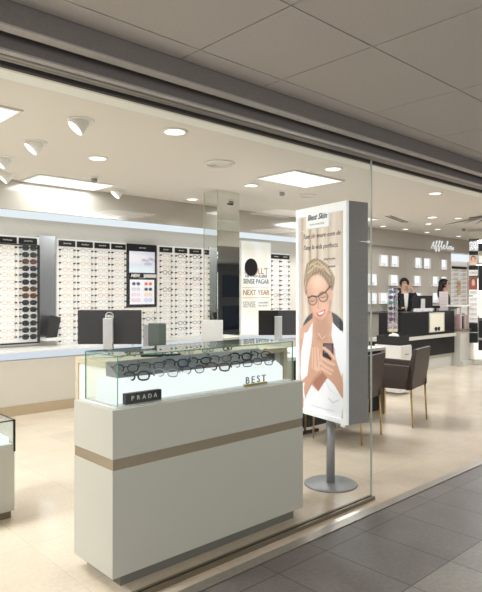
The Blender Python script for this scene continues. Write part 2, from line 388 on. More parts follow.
def rack(name_label, x0, x1, cols, rows, where, combos, top=2.165, bottom=.78, dark_frame=False, skip=None, cw=.26, xc0=None):
    t = thing('eyewear_rack', name_label, 'display rack', (x0, 7.235, bottom))
    L = lambda v: v  # local helper
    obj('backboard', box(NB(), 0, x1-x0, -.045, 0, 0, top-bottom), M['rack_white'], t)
    cxs = [(xc0 if xc0 is not None else x0+(x1-x0-cols*cw)/2+cw/2)+cw*i for i in range(cols)]
    for i, cx in enumerate(cxs):
        s = obj('header_sign', box(NB(), cx-x0-.115, cx-x0+.115, -.06, -.046, top-bottom-.10, top-bottom-.022), M['black'], t)
        bm = NB(); scribble(bm, cx-x0-.055, cx-x0+.055, -.062, top-bottom-.061, .010, 7, .003, i*3+int(x0*7)); obj('sign_lettering', bm, M['white'], s)
        zr = [ROWZ[r]-bottom for r in rows]
        for sgn in (-1, 1):
            bm = NB(); xx = cx-x0+sgn*.103
            box(bm, xx-.003, xx+.003, -.052, -.046, min(zr)-.03, max(zr)+.03, 1)
            for z in zr: box(bm, xx-.0105, xx+.0105, -.075, -.05, z-.007, z+.012)
            obj('lock_rod', bm, [M['charcoal'], M['white']], t)
    if dark_frame:
        bm = NB(); w = x1-x0
        box(bm, w-.022, w, -.075, -.046, 0.01, top-bottom-.105); box(bm, 0, w-.022, -.075, -.046, 0.01, .03); box(bm, 0, w-.022, -.075, -.046, top-bottom-.117, top-bottom-.105)
        obj('frame', bm, M['charcoal'], t)['label'] = 'dark metal frame around the lower part'
    for ci, cx in enumerate(cxs):
        for r in rows:
            if skip and skip(ci, r): continue
            if combos == 'sun' : continue
            put_wall_glasses(cx, RY-.052, ROWZ[r]+.001, '%s row, %s column, %s' % (NTH[r], ['first', 'second', 'third', 'fourth'][ci], where), 'eyeglasses on the wall racks', combos)
    return t, cxs

# left rack: optical frames plus a sunglasses column
t, cxs = rack('white eyewear rack with dark frame holding sunglasses at far left', 2.13, 3.175, 4, range(14), 'dark-framed left rack', light_combos+[('rose', 'rect')], dark_frame=True, bottom=.80, cw=.26, xc0=2.25, skip=lambda c, r: c == 3)
root = None
for r in range(14):
    fm = ['black', 'black', 'brown', 'black', 'black', 'navy', 'brown', 'tortoise', 'black', 'black', 'clear', 'black', 'black', 'black'][r]
    lm = ['green', 'dark', 'brown', 'dark', 'dark', 'dark', 'brown', 'brown', 'dark', 'dark', 'dark', 'dark', 'dark', 'dark'][r]
    g_ = thing('sunglasses', '%s framed sunglasses with %s lenses, %s row of the sunglasses column' % (CN[fm].replace(' wire', ''), lm, NTH[r]), 'sunglasses', (cxs[3], RY-.054, ROWZ[r]), 0, 'sunglasses column on the left rack')
    g_.scale = (1.46, 1, 1.36)
    bm = NB(); glasses_frame(bm, STY['sun'], True, .05); obj('frame', bm, FM[fm], g_)
    for s in (-1, 1): obj('lens', lens_bm(s*.034, STY['sun']), LM[lm], g_)
# rack behind the big monitor, rack right of the poster, narrow rack by the white board
rack('white four column eyewear rack between grey mirror and black poster unit', 3.424, 4.468, 4, range(15), 'rack left of poster unit', light_combos, bottom=.775)
rack('white four column eyewear rack between black poster unit and mirrored pillar', 5.003, 6.16, 4, range(15), 'rack right of poster unit', mixed, bottom=.775, cw=.285)
rack('narrow white two column eyewear rack right of the slogan board', 7.43, 7.93, 2, range(15), 'narrow rack by slogan board', mixed+[('tortoise', 'bold'), ('black', 'bold')], bottom=.775, cw=.245)
# short rack under the poster unit
t = thing('eyewear_rack', 'short white eyewear rack below the black poster unit', 'display rack', (4.47, 7.235, .775))
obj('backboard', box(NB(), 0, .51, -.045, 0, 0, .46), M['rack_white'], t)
for ci in range(2):
    for sgn in (-1, 1):
        bm = NB(); xx = .128+.255*ci+sgn*.1
        box(bm, xx-.003, xx+.003, -.052, -.046, .02, .44, 1)
        for r in range(10, 15): box(bm, xx-.012, xx+.012, -.075, -.05, ROWZ[r]-.775-.008, ROWZ[r]-.775+.012)
        obj('lock_rod', bm, [M['charcoal'], M['white']], t)
    for r in range(10, 15):
        put_wall_glasses(4.598+.255*ci, RY-.052, ROWZ[r], '%s row of the %s column below the poster unit' % (NTH[r-10], ['left', 'right'][ci]), 'eyeglasses below the poster unit', mixed)

# grey mirror between the two left racks, tilted dark panel on a little shelf
mr = thing('wall_mirror', 'tall narrow grey mirror between the two left eyewear racks', 'mirror', (3.178, 7.235, .88))
obj('mirror_glass', box(NB(), 0, .24, -.02, 0, 0, 1.31), M['greymirror'], mr)
sh = tag(obj('wall_shelf', box(NB(), 3.18, 3.42, 6.98, 7.235, .845, .88), [M['white']]), 'small white shelf at the foot of the narrow mirror', 'shelf')
bm = NB(); T = Matrix.Translation((3.20, 7.05, .882)) @ Matrix.Rotation(R(12), 4, 'Z') @ Matrix.Rotation(R(14), 4, 'Y')
box(bm, .01, .17, 0, .015, 0, .30, T=T)
tag(obj('counter_mirror', bm, M['charcoal']), 'dark tilted tabletop mirror standing on the small wall shelf', 'mirror')

# black poster unit
pu = thing('poster_unit', 'tall black framed unit with eyewear poster and NEW sign on back wall', 'poster', (4.472, 7.235, 1.245))
obj('unit_body', box(NB(), 0, .508, -.06, 0, 0, .915), M['black'], pu)
def printed(name, parent, w, h, fn, nx, ny, origin, ux, uz, m, label=None):
    """flat printed sheet: colours from fn(u, v), v=0 at the top"""
    ox = Vector(origin); ux = Vector(ux); uz = Vector(uz)
    U, V = np.meshgrid(np.linspace(0, 1, nx), np.linspace(0, 1, ny))
    col = fn(U, V)
    me = bpy.data.meshes.new(name)
    P = np.array(ox)[None, None, :]+U[..., None]*w*np.array(ux)+(-V[..., None])*h*np.array(uz)
    idx = np.arange(nx*ny).reshape(ny, nx)
    F = np.stack([idx[:-1, :-1], idx[1:, :-1], idx[1:, 1:], idx[:-1, 1:]], -1).reshape(-1, 4)
    me.from_pydata(P.reshape(-1, 3).tolist(), [], F.tolist())
    ca = me.color_attributes.new('print', 'FLOAT_COLOR', 'POINT')
    ca.data.foreach_set('color', np.concatenate([col.reshape(-1, 3), np.ones((nx*ny, 1))], 1).astype(np.float32).ravel())
    me.materials.append(m); o = bpy.data.objects.new(name, me); C.objects.link(o); o.parent = parent
    if label: o['label'] = label
    return o
def lin(r, g, b): return np.array([((c/255)/12.92 if c/255 <= .04045 else ((c/255+.055)/1.055)**2.4) for c in (r, g, b)])
def ell(U, V, cx, cy, rx, ry, soft=.15, ang=0):
    c, s = math.cos(ang), math.sin(ang); x = (U-cx); y = (V-cy); a = (x*c+y*s)/rx; b = (-x*s+y*c)/ry
    d = np.sqrt(a*a+b*b); return np.clip((1-d)/soft+.5, 0, 1)
def over(img, mask, col, a=1): return img*(1-mask[..., None]*a)+np.asarray(col)*mask[..., None]*a
def poly(X, Y, pts, soft=.8):
    """soft polygon mask in artwork units"""
    inside = np.zeros(X.shape, bool); dmin = np.full(X.shape, 1e9); n = len(pts)
    for i in range(n):
        x1, y1 = pts[i]; x2, y2 = pts[(i+1) % n]
        cond = ((y1 > Y) != (y2 > Y)) & (X < (x2-x1)*(Y-y1)/((y2-y1) or 1e-9)+x1); inside ^= cond
        L = (x2-x1)**2+(y2-y1)**2+1e-9; t = np.clip(((X-x1)*(x2-x1)+(Y-y1)*(y2-y1))/L, 0, 1)
        dmin = np.minimum(dmin, np.hypot(X-(x1+t*(x2-x1)), Y-(y1+t*(y2-y1))))
    sd = np.where(inside, dmin, -dmin); return np.clip(sd/soft+.5, 0, 1)
def stroke(X, Y, pts, w, soft=.6):
    dmin = np.full(X.shape, 1e9)
    for (x1, y1), (x2, y2) in zip(pts, pts[1:]):
        L = (x2-x1)**2+(y2-y1)**2+1e-9; t = np.clip(((X-x1)*(x2-x1)+(Y-y1)*(y2-y1))/L, 0, 1)
        dmin = np.minimum(dmin, np.hypot(X-(x1+t*(x2-x1)), Y-(y1+t*(y2-y1))))
    return np.clip((w-dmin)/soft+.5, 0, 1)
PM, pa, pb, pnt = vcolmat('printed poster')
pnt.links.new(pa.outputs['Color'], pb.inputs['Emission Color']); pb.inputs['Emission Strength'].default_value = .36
def art_top(U, V):
    img = np.ones(U.shape+(3,))*lin(205, 208, 225)
    img = over(img, ell(U, V, .2, .3, .6, .25, 1), lin(228, 228, 236)); img = over(img, ell(U, V, .5, .9, .7, .25, 1), lin(215, 225, 238))
    for cx, cy in ((.55, .40), (.70, .42), (.83, .33), (.93, .38), (.66, .58), (.8, .58)):
        img = over(img, ell(U, V, cx, cy, .07, .055, .5)-ell(U, V, cx, cy, .045, .03, .5), lin(90, 75, 105), .8)
    return np.clip(img, 0, 1)
printed('poster_print', pu, .44, .31, art_top, 44, 31, (.034, -.0615, .81), (1, 0, 0), (0, 0, 1), PM, 'pale lilac print of eyeglasses')
def art_bot(U, V):
    img = np.ones(U.shape+(3,))*lin(226, 228, 238)
    cols = [[(60, 65, 75), (215, 110, 60)], [(160, 160, 165), (25, 25, 30)], [(215, 160, 185), (225, 170, 60)], [(205, 120, 160), (150, 150, 215)]]
    for r in range(4):
        for c in range(2):
            for s in (-1, 1):
                cx, cy = .25+.5*c+s*.09, .17+.22*r
                m = ell(U, V, cx, cy, .075, .065, .35)
                img = over(img, m, lin(*cols[r][c])); 
                if r != 0 and not (r == 1 and c == 1): img = over(img, ell(U, V, cx, cy, .05, .04, .35), lin(232, 230, 238), .8)
    return img
printed('poster_print', pu, .42, .36, art_bot, 42, 36, (.044, -.0615, .40), (1, 0, 0), (0, 0, 1), PM, 'print of eight coloured sunglasses')
text('poster_lettering', 'NEW', .062, M['white'], pu, (.14, -.062, .455), (R(90), 0, 0), bold=.003)
obj('price_tag', box(NB(), .28, .50, -.064, -.06, .43, .48), M['white'], pu)
bm = NB(); scribble(bm, .2, .32, -.062, .862, .012, 6, .003, 3); scribble(bm, .2, .31, -.062, .425, .006, 6, .002, 5); obj('poster_lettering', bm, M['white'], pu)

# slogan board
sb = thing('slogan_board', 'tall white marbled board with slogan lettering right of mirrored pillar', 'sign', (6.64, 7.13, .74))
def marble(U, V):
    img = np.ones(U.shape+(3,))*lin(228, 231, 228)
    for (cx, cy, rx, ry, a) in ((.3, .12, .3, .1, .3), (.8, .2, .2, .15, -.5), (.6, .8, .35, .12, .4), (.2, .6, .2, .2, -.3), (.9, .65, .2, .2, -.3)):
        img = over(img, ell(U, V, cx, cy, rx, ry, 1.2, a), lin(218, 212, 198), .8)
    return img
obj('board', box(NB(), 0, .72, -.02, .02, 0, 1.60), M['white'], sb)
printed('board_print', sb, .70, 1.57, marble, 30, 60, (.01, -.0205, 1.585), (1, 0, 0), (0, 0, 1), PM)
M['copper'] = mat('copper ink', (.40, .22, .12), .5); M['navyink'] = mat('grey ink', (.08, .09, .12), .5); M['greyink'] = mat('pale grey ink', (.45, .47, .5), .5)
for body, z, sz, mm, x, al, sx in (("ESCULL'T", 1.085, .15, 'copper', .36, 'CENTER', .92), ('LES TEVES ULLERES', 1.0, .066, 'navyink', .36, 'CENTER', .95), ('SENSE PAGAR', .905, .112, 'navyink', .36, 'CENTER', .9), ('NEXT YEAR', .715, .125, 'copper', .36, 'CENTER', .97), ('SENSE', .51, .14, 'greyink', .04, 'LEFT', .8), ('PAGAR INTERESSOS', .54, .04, 'greyink', .41, 'LEFT', .68), ('FINS A UN ANY', .49, .04, 'greyink', .41, 'LEFT', .8)):
    text('board_lettering', body, sz, M[mm], sb, (x, -.022, z), (R(90), 0, 0), align=al, sx=sx, bold=.0015)
for z in (.80, .63): obj('divider_line', box(NB(), .03, .68, -.023, -.02, z-.003, z+.003), M['copper'], sb)

# mirrored pillar
pl = thing('mirrored_pillar', 'tall square pillar clad in mirror glass from floor to ceiling', 'pillar', (4.728, 5.49, 0))
obj('mirror_front', box(NB(), .003, .37, 0, .01, .06, CEIL-.001), M['mirror'], pl)
obj('mirror_side', box(NB(), -.007, .002, .004, .25, .06, CEIL-.001), M['mirror'], pl)
obj('pillar_core', box(NB(), .004, .37, .011, .28, 0, CEIL-.001), M['fascia_lip'], pl)
obj('vent_slot', box(NB(), .16, .26, -.004, 0, 2.57, 2.59), M['charcoal'], pl)

# ================================================================ CEILING FITTINGS
def ceil_panel(x, y, sx, sy, label):
    t = thing('ceiling_light_panel', label, 'light', (x, y, CEIL))
    obj('diffuser', box(NB(), -sx/2, sx/2, -sy/2, sy/2, -.012, -.002), M['panel'], t)
    bm = NB(); a, b, w = sx/2, sy/2, .02
    for q in ((-a-w, a+w, -b-w, -b), (-a-w, a+w, b, b+w), (-a-w, -a, -b, b), (a, a+w, -b, b)): box(bm, *q, -.014, -.0005)
    obj('frame', bm, M['ceiling'], t)
PL = ['square ceiling light panel beyond the left image edge', 'square white ceiling light panel cut by the left image edge', 'square white ceiling light panel above the poster stand', 'long white ceiling light panel close to the bulkhead', 'white ceiling light panel beyond the entrance, hidden behind the header', 'white ceiling light panel near the bulkhead behind the poster stand', 'white ceiling light panel at the far right of the shop']
for (x, y, sx, sy), l in zip(PANELS, PL): ceil_panel(x, y, sx, sy, l)
def downlight(x, y, r, label, group='round recessed downlights'):
    t = thing('recessed_downlight', label, 'light', (x, y, CEIL), 0, group)
    bm = NB(); prof = [(r, -.001), (r+.02, -.001), (r+.02, -.006), (r, -.009)]
    obj('trim_ring', lathe(bm, [(r-.004, -.001), (r+.02, -.001), (r+.018, -.007), (r-.004, -.009)], 28), M['white'], t)
    obj('diffuser', lathe(NB(), [(r-.004, -.0095), (r-.006, -.004), (.001, -.004)], 28), M['lamp'], t)
    if x < 9:
        l = bpy.data.lights.new('downlight_lamp', 'SPOT'); l.energy = 16; l.spot_size = R(125); l.spot_blend = .8; l.color = (1, .985, .96); l.shadow_soft_size = .07
        lo = bpy.data.objects.new('downlight_lamp', l); lo.location = (x, y, CEIL-.03); C.objects.link(lo)
for x, y, r, l in ((2.77, 3.74, .085, 'round recessed downlight nearest the shop window above the counter'), (2.78, 4.98, .08, 'round recessed downlight above the big monitor'),
                (4.94, 6.27, .075, 'round recessed downlight left of the mirrored pillar top near bulkhead'), (4.82, 4.98, .075, 'round recessed downlight right of the mirrored pillar top'),
                (4.80, 3.74, .08, 'round recessed downlight above the poster stand beside the light panel'), (6.94, 3.76, .075, 'larger of two round downlights above the entrance, nearer one'),
                (9.09, 4.98, .08, 'round downlight above the reception area, below the nearer entrance one')):
    downlight(x, y, r, l)
for i, (x, y) in enumerate(((9.62, 6.30), (10.4, 6.28), (11.25, 6.28), (9.54, 4.74), (10.88, 5.84), (12.56, 6.23), (9.9, 5.5), (12.2, 5.4))):
    downlight(x, y, .055, 'small round downlight, %s from left of those over the reception desk' % ['first', 'third', 'fifth', 'seventh', 'sixth', 'eighth', 'second', 'ninth'][i] , 'small downlights over the reception')
def gimbal(x, y, label, power=16):
    t = thing('adjustable_spotlight', label, 'light', (x, y, CEIL), R(-105), 'white adjustable ceiling spotlights')
    obj('trim_ring', lathe(NB(), [(.072, -.001), (.10, -.001), (.098, -.006), (.072, -.008)], 28), M['white'], t)
    T = Matrix.Translation((0, 0, -.02)) @ Matrix.Rotation(R(-42), 4, 'X')
    bm = lathe(NB(), [(.035, .05), (.055, .03), (.068, -.035), (.072, -.062), (.067, -.062)], 28)
    bmesh.ops.transform(bm, matrix=T, verts=bm.verts[:]); obj('lamp_head', bm, M['white'], t)
    bm = lathe(NB(), [(.062, -.0635), (.001, -.0635)], 28); bmesh.ops.transform(bm, matrix=T, verts=bm.verts[:]); obj('lamp_face', bm, M['lamp'], t)
    l = bpy.data.lights.new('spot_lamp', 'SPOT'); l.energy = power; l.spot_size = R(75); l.spot_blend = .6; l.color = (1, .985, .965); l.shadow_soft_size = .05
    lo = bpy.data.objects.new('spot_lamp', l); C.objects.link(lo)
    d = (Matrix.Rotation(R(-105), 4, 'Z') @ Matrix.Rotation(R(-42), 4, 'X')).to_3x3()
    lo.location = Vector((x, y, CEIL-.02))+d @ Vector((0, 0, -.075)); lo.rotation_euler = d.to_euler()
for x, y, l in ((2.08, 3.98, 'white adjustable ceiling spotlight nearest the shop window'), (2.10, 4.82, 'white adjustable ceiling spotlight second from the shop window'),
                (2.12, 5.58, 'white adjustable ceiling spotlight third from the window at left edge'), (2.42, 6.30, 'white adjustable ceiling spotlight at left edge just before the bulkhead'),
                (3.83, 6.35, 'white adjustable ceiling spotlight right of the long light panel')): gimbal(x, y, l)
def ceil_vent(x, y, r, label):
    t = thing('ceiling_vent', label, 'vent', (x, y, CEIL))
    bm = NB()
    for a, b in ((r, r*.86), (r*.74, r*.62), (r*.52, r*.40), (r*.3, r*.18)): lathe(bm, [(b, -.003), (a, -.001), (a, -.012), (b, -.022), (b, -.003)], 32, caps=False)
    obj('louvre_rings', bm, M['white'], t); obj('vent_back', lathe(NB(), [(r*.86, -.001), (r*.86, -.002)], 32), M['silver'], t); obj('vent_hub', lathe(NB(), [(r*.18, -.001), (r*.16, -.02)], 24), M['white'], t)
ceil_vent(3.775, 4.349, .15, 'round louvred air vent in the white ceiling')
ceil_vent(5.86, 4.98, .11, 'small round disc vent right of the poster stand light panel')
def detector(x, y, label):
    t = thing('smoke_detector', label, 'smoke detector', (x, y, CEIL))
    obj('base', lathe(NB(), [(.045, -.001), (.045, -.015), (.03, -.02)], 24), M['white'], t); obj('sensor', lathe(NB(), [(.032, -.018), (.034, -.05), (.02, -.062)], 24), M['greymetal'], t)
detector(3.21, 5.83, 'small round smoke detector left on the ceiling above the racks'); detector(5.39, 5.01, 'small dark smoke detector under ceiling beside poster stand top')
detector(11.1, 5.4, 'tiny dark smoke detector above the script wall sign')
t = thing('slot_diffuser', 'thin grey linear air slot in the ceiling past the entrance', 'vent', (8.89, 5.53, CEIL), R(15))
bm = NB(); box(bm, -.5, .5, -.05, -.02, -.01, -.0005); box(bm, -.5, .5, .02, .05, -.01, -.0005); obj('slot_blades', bm, M['greymetal'], t)
t = thing('ceiling_light_fixture', 'dark slatted pendant fixture below ceiling at right image edge', 'light', (9.6, 4.15, CEIL))
for k in range(4):
    bm = NB(); a = R(25+k*14); c, s = math.cos(a), math.sin(a); L_ = .55+.15*(k % 2)
    tube(bm, [(-L_*c, -L_*s+.12*k, -.05), (0, .12*k, -.035), (L_*c, L_*s+.12*k, -.05)], [.004, .018, .004], 6)
    obj('blade', bm, M['greymetal'], t)
obj('mount', box(NB(), -.02, .02, -.03, .42, -.045, 0), M['greymetal'], t)
# shutter hook + bolt
t = tag(obj('shutter_hook', tube(NB(), [(1.10, 2.19, 2.52), (1.10, 2.19, 2.45), (1.12, 2.18, 2.43)], .009, 8), M['fascia_lip']), 'small pale metal hook hanging in the shutter slot at upper left', 'hook')

# ================================================================ FRONT COUNTER
X0, X1, Y0, Y1, HB = 1.462, 2.862, 2.476, 2.872, .879
ct = thing('display_counter', 'long pale laminate display counter with bronze band behind the shop window', 'counter', (X0, Y0, 0))
w, d = X1-X0, Y1-Y0
obj('body_lower', box(NB(), 0, w, 0, d, .06, .586), M['laminate'], ct, .002)
obj('bronze_band', box(NB(), .003, w-.003, .003, d-.003, .586, .640), M['bronze'], ct)['label'] = 'champagne bronze band'
obj('body_upper', box(NB(), 0, w, 0, d, .640, HB), M['laminate'], ct, .002)
obj('plinth', box(NB(), .06, w-.06, .03, d-.03, 0, .06), M['plinth'], ct)['label'] = 'recessed grey plinth'
obj('tray', box(NB(), .03, w-.03, .03, d-.03, HB, HB+.004), M['white'], ct)
# glass case on top
gc = thing('glass_case', 'green edged glass showcase box on top of the front counter', 'display case', (X0+.053, Y0+.042, HB+.004))
gw, gd, gh = 1.298, .335, 1.139-HB-.004
def pane(name, parent, q, axis, t=.006):
    """glass sheet with green edges: q = x0,x1,y0,y1,z0,z1"""
    bm = NB(); box(bm, *q)
    for f in bm.faces:
        n = f.normal; f.normal_update()
        a = abs(f.normal['xyz'.index(axis)]) > .5
        f.material_index = 0 if a else 1
    return obj(name, bm, [M['case_glass'], M['greenedge']], parent)
t_ = .006
pane('front_pane', gc, (0, gw, 0, t_, 0, gh-t_), 'y'); pane('back_pane', gc, (0, gw, gd-t_, gd, 0, gh-t_), 'y')
pane('side_pane', gc, (0, t_, t_, gd-t_, 0, gh-t_), 'x'); pane('side_pane', gc, (gw-t_, gw, t_, gd-t_, 0, gh-t_), 'x')
pane('top_pane', gc, (0, gw, 0, gd, gh-t_, gh), 'z')
# lit white riser and slate rack inside the case
rz = HB+.004
rs = thing('lit_riser', 'glowing white sloped riser inside the glass showcase', 'display stand', (X0+.085, Y0+.115, rz))
obj('light_box', prism(NB(), [(0, 0), (.19, 0), (.19, .12), (.06, .12), (0, .085)], 'x', 0, 1.245), M['riser'], rs)
sk = thing('slate_rack', 'dark slate tiered rack behind the white riser in the showcase', 'display stand', (X0+.135, Y0+.18, rz+.121))
obj('slope_board', prism(NB(), [(0, 0), (.12, 0), (.12, .075), (.11, .075), (0, .01)], 'x', 0, 1.15), M['slate'], sk)
def full_glasses(fm, st, label, loc, rot, group):
    t = thing('eyeglasses', label, 'eyeglasses', loc, 0, group); t.rotation_euler = rot; t.scale = (1.12, 1.12, 1.12)
    bm = NB(); w_, h_, r_, sh_ = STY[st]; r_ *= 1.35
    for s in (-1, 1): ring(bm, s*.034, w_, h_, r_*1.15, 22, 6, sh_)
    tube(bm, [(-.034+w_/2-.001, 0, .004), (-.004, -.003, .009), (.004, -.003, .009), (.034-w_/2+.001, 0, .004)], r_*1.1, 6)
    obj('front_frame', bm, FM[fm], t)
    for s in (-1, 1):
        e = s*(.034+w_/2)
        obj('temple', tube(NB(), [(e, .001, .006), (s*.069, .006, .008), (s*.0715, .03, .008), (s*.071, .095, .007), (s*.069, .12, .001), (s*.067, .14, -.014)], [r_*1.2, r_*1.2, r_, r_, r_*1.1, r_*1.3], 6), FM[fm], t)
        obj('lens', lens_bm(s*.034, (w_-.002, h_-.002, r_, sh_)), LM['demo'], t)
    return t
front = [('black', 'bold'), ('silver', 'pan'), ('black', 'round'), ('tortoise', 'bold'), ('black', 'rect'), ('brown', 'pan')]
posn = ['first', 'second', 'third', 'fourth', 'fifth', 'sixth', 'seventh']
for i, (fm, st) in enumerate(front):
    full_glasses(fm, st, '%s %s eyeglasses, %s from left on the white riser' % (CN[fm], SN[st], posn[i]), (X0+.225+i*.19, Y0+.115+.025, rz+.128), (R(-12), R(3 if i % 2 else -3), R(-42+7*(i % 3))), 'eyeglasses in the showcase')
back = [('black', 'pan'), ('black', 'rect'), ('navy', 'bold'), ('black', 'cat'), ('brown', 'rect'), ('black', 'bold'), ('black', 'pan')]
for i, (fm, st) in enumerate(back):
    full_glasses(fm, st, '%s %s eyeglasses, %s from left on the slate rack' % (CN[fm], SN[st], posn[i]), (X0+.20+i*.168, Y0+.205, rz+.165), (R(10), 0, R(-28-6*(i % 3))), 'eyeglasses in the showcase')
# brand blocks
pb_ = thing('brand_block', 'black brand block with white PRADA lettering at the left end of the showcase', 'sign', (1.688, 2.545, rz))
obj('block', box(NB(), -.11, .11, 0, .03, 0, .055), M['black'], pb_, .001)
for k, ch in enumerate('PRADA'): text('letter', ch, .032, M['white'], pb_, (-.07+.035*k, -.0015, .028), (R(90), 0, 0))
bb = thing('brand_sign', 'small silver BEST letters standing on a brass bar in the showcase', 'sign', (2.508, 2.545, rz))
obj('bar', box(NB(), -.095, .095, 0, .02, 0, .012), M['gold'], bb)
for k, ch in enumerate('BEST'): text('letter', ch, .060, M['greymetal'], bb, (-.07+.047*k, .008, .033), (R(90), 0, 0), ext=.003)

# round black sticker on window
st_ = lathe(NB(), [(.05, -.001), (.05, .001)], 40); bmesh.ops.transform(st_, matrix=Matrix.Rotation(R(90), 4, 'X'), verts=st_.verts[:])
tag(obj('window_sticker', st_, M['blackmatte'], loc=(2.28, GY-.003, 1.595)), 'round black disc stuck on the shop window at eye height', 'sticker')

# ================================================================ POSTER STAND
ks = thing('poster_stand', 'freestanding grey lightbox stand with poster of a smiling woman in glasses', 'advertising stand', (3.50, 2.752, 0), R(-11))
obj('base_plate', lathe(NB(), [(.001, 0), (.198, 0), (.2, .006), (.19, .013), (.001, .014)], 64), M['greymetal'], ks)
bm = NB(); tube(bm, [(0, 0, .013), (0, 0, .52)], .032, 24); obj('pole', bm, M['greymetal'], ks)
kx, ky, kz0, kz1 = .103, .292, .513, 2.105
obj('box_body', box(NB(), -kx+.02, kx, -ky, ky, kz0, kz1), M['kioskside'], ks, .003)
bm = NB(); fw = .034
box(bm, -kx-.004, -kx+.02, -ky, -ky+fw, kz0, kz1); box(bm, -kx-.004, -kx+.02, ky-fw, ky, kz0, kz1)
box(bm, -kx-.004, -kx+.02, -ky+fw, ky-fw, kz0, kz0+fw); box(bm, -kx-.004, -kx+.02, -ky+fw, ky-fw, kz1-.065, kz1)
obj('front_frame', bm, M['frame_white'], ks, .002)['label'] = 'white front frame'
# artwork in drawing units: x 0..51 across, y 0..~215 down
def art(U, V):
    # U 0 (left edge) .. 1 ; V 0 (top) .. 1
    t = U*1.12/(U*1.12+(1-U)); X = 295+t*51
    top = 204.9-4.6*t; bot = 404.5+19.5*t; Y = top+V*(bot-top)+4.5*(1-t)
    img = np.ones(U.shape+(3,))*lin(205, 193, 180)
    for k, (fx, fw_, c) in enumerate(((301, 2.2, (176, 160, 146)), (306, 1.6, (222, 212, 200)), (310, 1.5, (150, 132, 118)), (314, 2, (215, 203, 190)), (318, 1.6, (158, 140, 126)), (323, 2.4, (218, 208, 196)), (329, 1.5, (184, 170, 157)), (334, 2.5, (214, 205, 195)), (341, 2, (190, 180, 170)))):
        img = over(img, np.clip(1-np.abs(X-fx)/fw_, 0, 1)*np.clip((330-Y)/60+.6, 0, 1), lin(*c), .9)
    def z3(p): return [(290+a/6.583, 250+b/6.583) for a, b in p]
    def z4(p): return [(290+a/5.917, 330+b/5.917) for a, b in p]
    # chair back
    m = ell(X, Y, 322.5, 330, 21.5, 21, .06); img = over(img, m, lin(52, 50, 56))
    # shoulders, neck, arms
    sk1, sk2, sk3 = lin(200, 156, 134), lin(220, 182, 162), lin(165, 116, 96)
    img = over(img, poly(X, Y, z3([(150, 440), (55, 510), (40, 620), (330, 640), (350, 600), (290, 500), (275, 400), (150, 400)])), sk1)
    img = over(img, poly(X, Y, z4([(45, 0), (130, 0), (330, 0), (335, 60), (310, 110), (290, 560), (60, 560), (50, 300)])), lin(202, 160, 139))
    img = over(img, ell(X, Y, 322, 328, 8, 12, .5), sk3, .5)
    # white halter top
    wt = lin(232, 234, 240)
    img = over(img, poly(X, Y, z4([(80, 10), (132, 0), (128, 70), (110, 180), (100, 260), (60, 290), (52, 240), (58, 120)])), wt)
    img = over(img, poly(X, Y, z3([(150, 470), (120, 520), (95, 592), (130, 640), (145, 560)])), wt)
    img = over(img, poly(X, Y, z4([(250, 0), (300, 0), (330, 60), (318, 200), (300, 270), (270, 170), (262, 80)])), wt)
    img = over(img, poly(X, Y, z3([(280, 470), (340, 540), (350, 620), (290, 640), (275, 560)])), wt)
    img = over(img, poly(X, Y, z4([(60, 300), (120, 310), (170, 358), (222, 280), (300, 330), (310, 430), (290, 560), (70, 560), (75, 400)])), wt)
    img = over(img, stroke(X, Y, z4([(232, 400), (255, 425), (285, 410)]), .8, 1.5), lin(196, 200, 208), .8)
    img = over(img, stroke(X, Y, z4([(215, 300), (240, 350), (280, 380)]), .6, 1.5), lin(205, 208, 216), .7)
    img = over(img, poly(X, Y, z4([(122, 235), (228, 235), (224, 278), (172, 356), (135, 310)])), sk3, .95)
    # forearms and hands
    img = over(img, poly(X, Y, z4([(140, 200), (195, 215), (190, 250), (150, 285), (105, 350), (85, 400), (75, 330), (90, 280), (115, 235)])), sk1)
    img = over(img, stroke(X, Y, z4([(180, 250), (140, 285), (95, 370)]), .7, 1.2), sk3, .6)
    img = over(img, poly(X, Y, z4([(130, 100), (165, 90), (195, 150), (200, 225), (160, 240), (130, 215)])), sk2)
    for a in (([(142, 105), (140, 215)]), ([(158, 95), (165, 210)]), ([(178, 120), (184, 220)])): img = over(img, stroke(X, Y, z4(a), .35, .8), sk3, .7)
    img = over(img, poly(X, Y, z4([(255, 130), (272, 170), (285, 235), (310, 320), (318, 410), (298, 390), (262, 320), (215, 265), (180, 225), (182, 190)])), sk1)
    # phone
    img = over(img, poly(X, Y, z4([(200, 72), (258, 74), (258, 140), (245, 175), (196, 150)]), .6), lin(48, 38, 44))
    img = over(img, poly(X, Y, z4([(207, 78), (250, 80), (250, 128), (205, 130)]), .6), lin(118, 96, 104))
    for a in (([(205, 102), (232, 125), (262, 165)]), ([(190, 160), (225, 185), (258, 200)]), ([(184, 190), (215, 215), (250, 235)]), ([(190, 222), (215, 240), (240, 255)])):
        img = over(img, stroke(X, Y, z4(a), 1.6, .9), sk2); img = over(img, stroke(X, Y, [(x, y+1.6) for x, y in z4(a)], .25, .6), sk3, .7)
    # hair and face
    h1, h2, h3 = lin(150, 128, 104), lin(196, 178, 150), lin(104, 86, 70)
    img = over(img, poly(X, Y, z3([(118, 300), (95, 280), (85, 220), (84, 170), (98, 120), (105, 85), (140, 58), (175, 46), (215, 62), (250, 92), (278, 140), (294, 175), (292, 215), (282, 262), (262, 250)]), 1.2), h1)
    hm = poly(X, Y, z3([(118, 300), (95, 280), (85, 220), (84, 170), (98, 120), (105, 85), (140, 58), (175, 46), (215, 62), (250, 92), (278, 140), (294, 175), (292, 215), (282, 262), (262, 250)]), 1.2)
    wv = np.sin((X-300)*1.9+(Y-260)*1.1+2.5*np.sin((Y-X*.6)*.35))
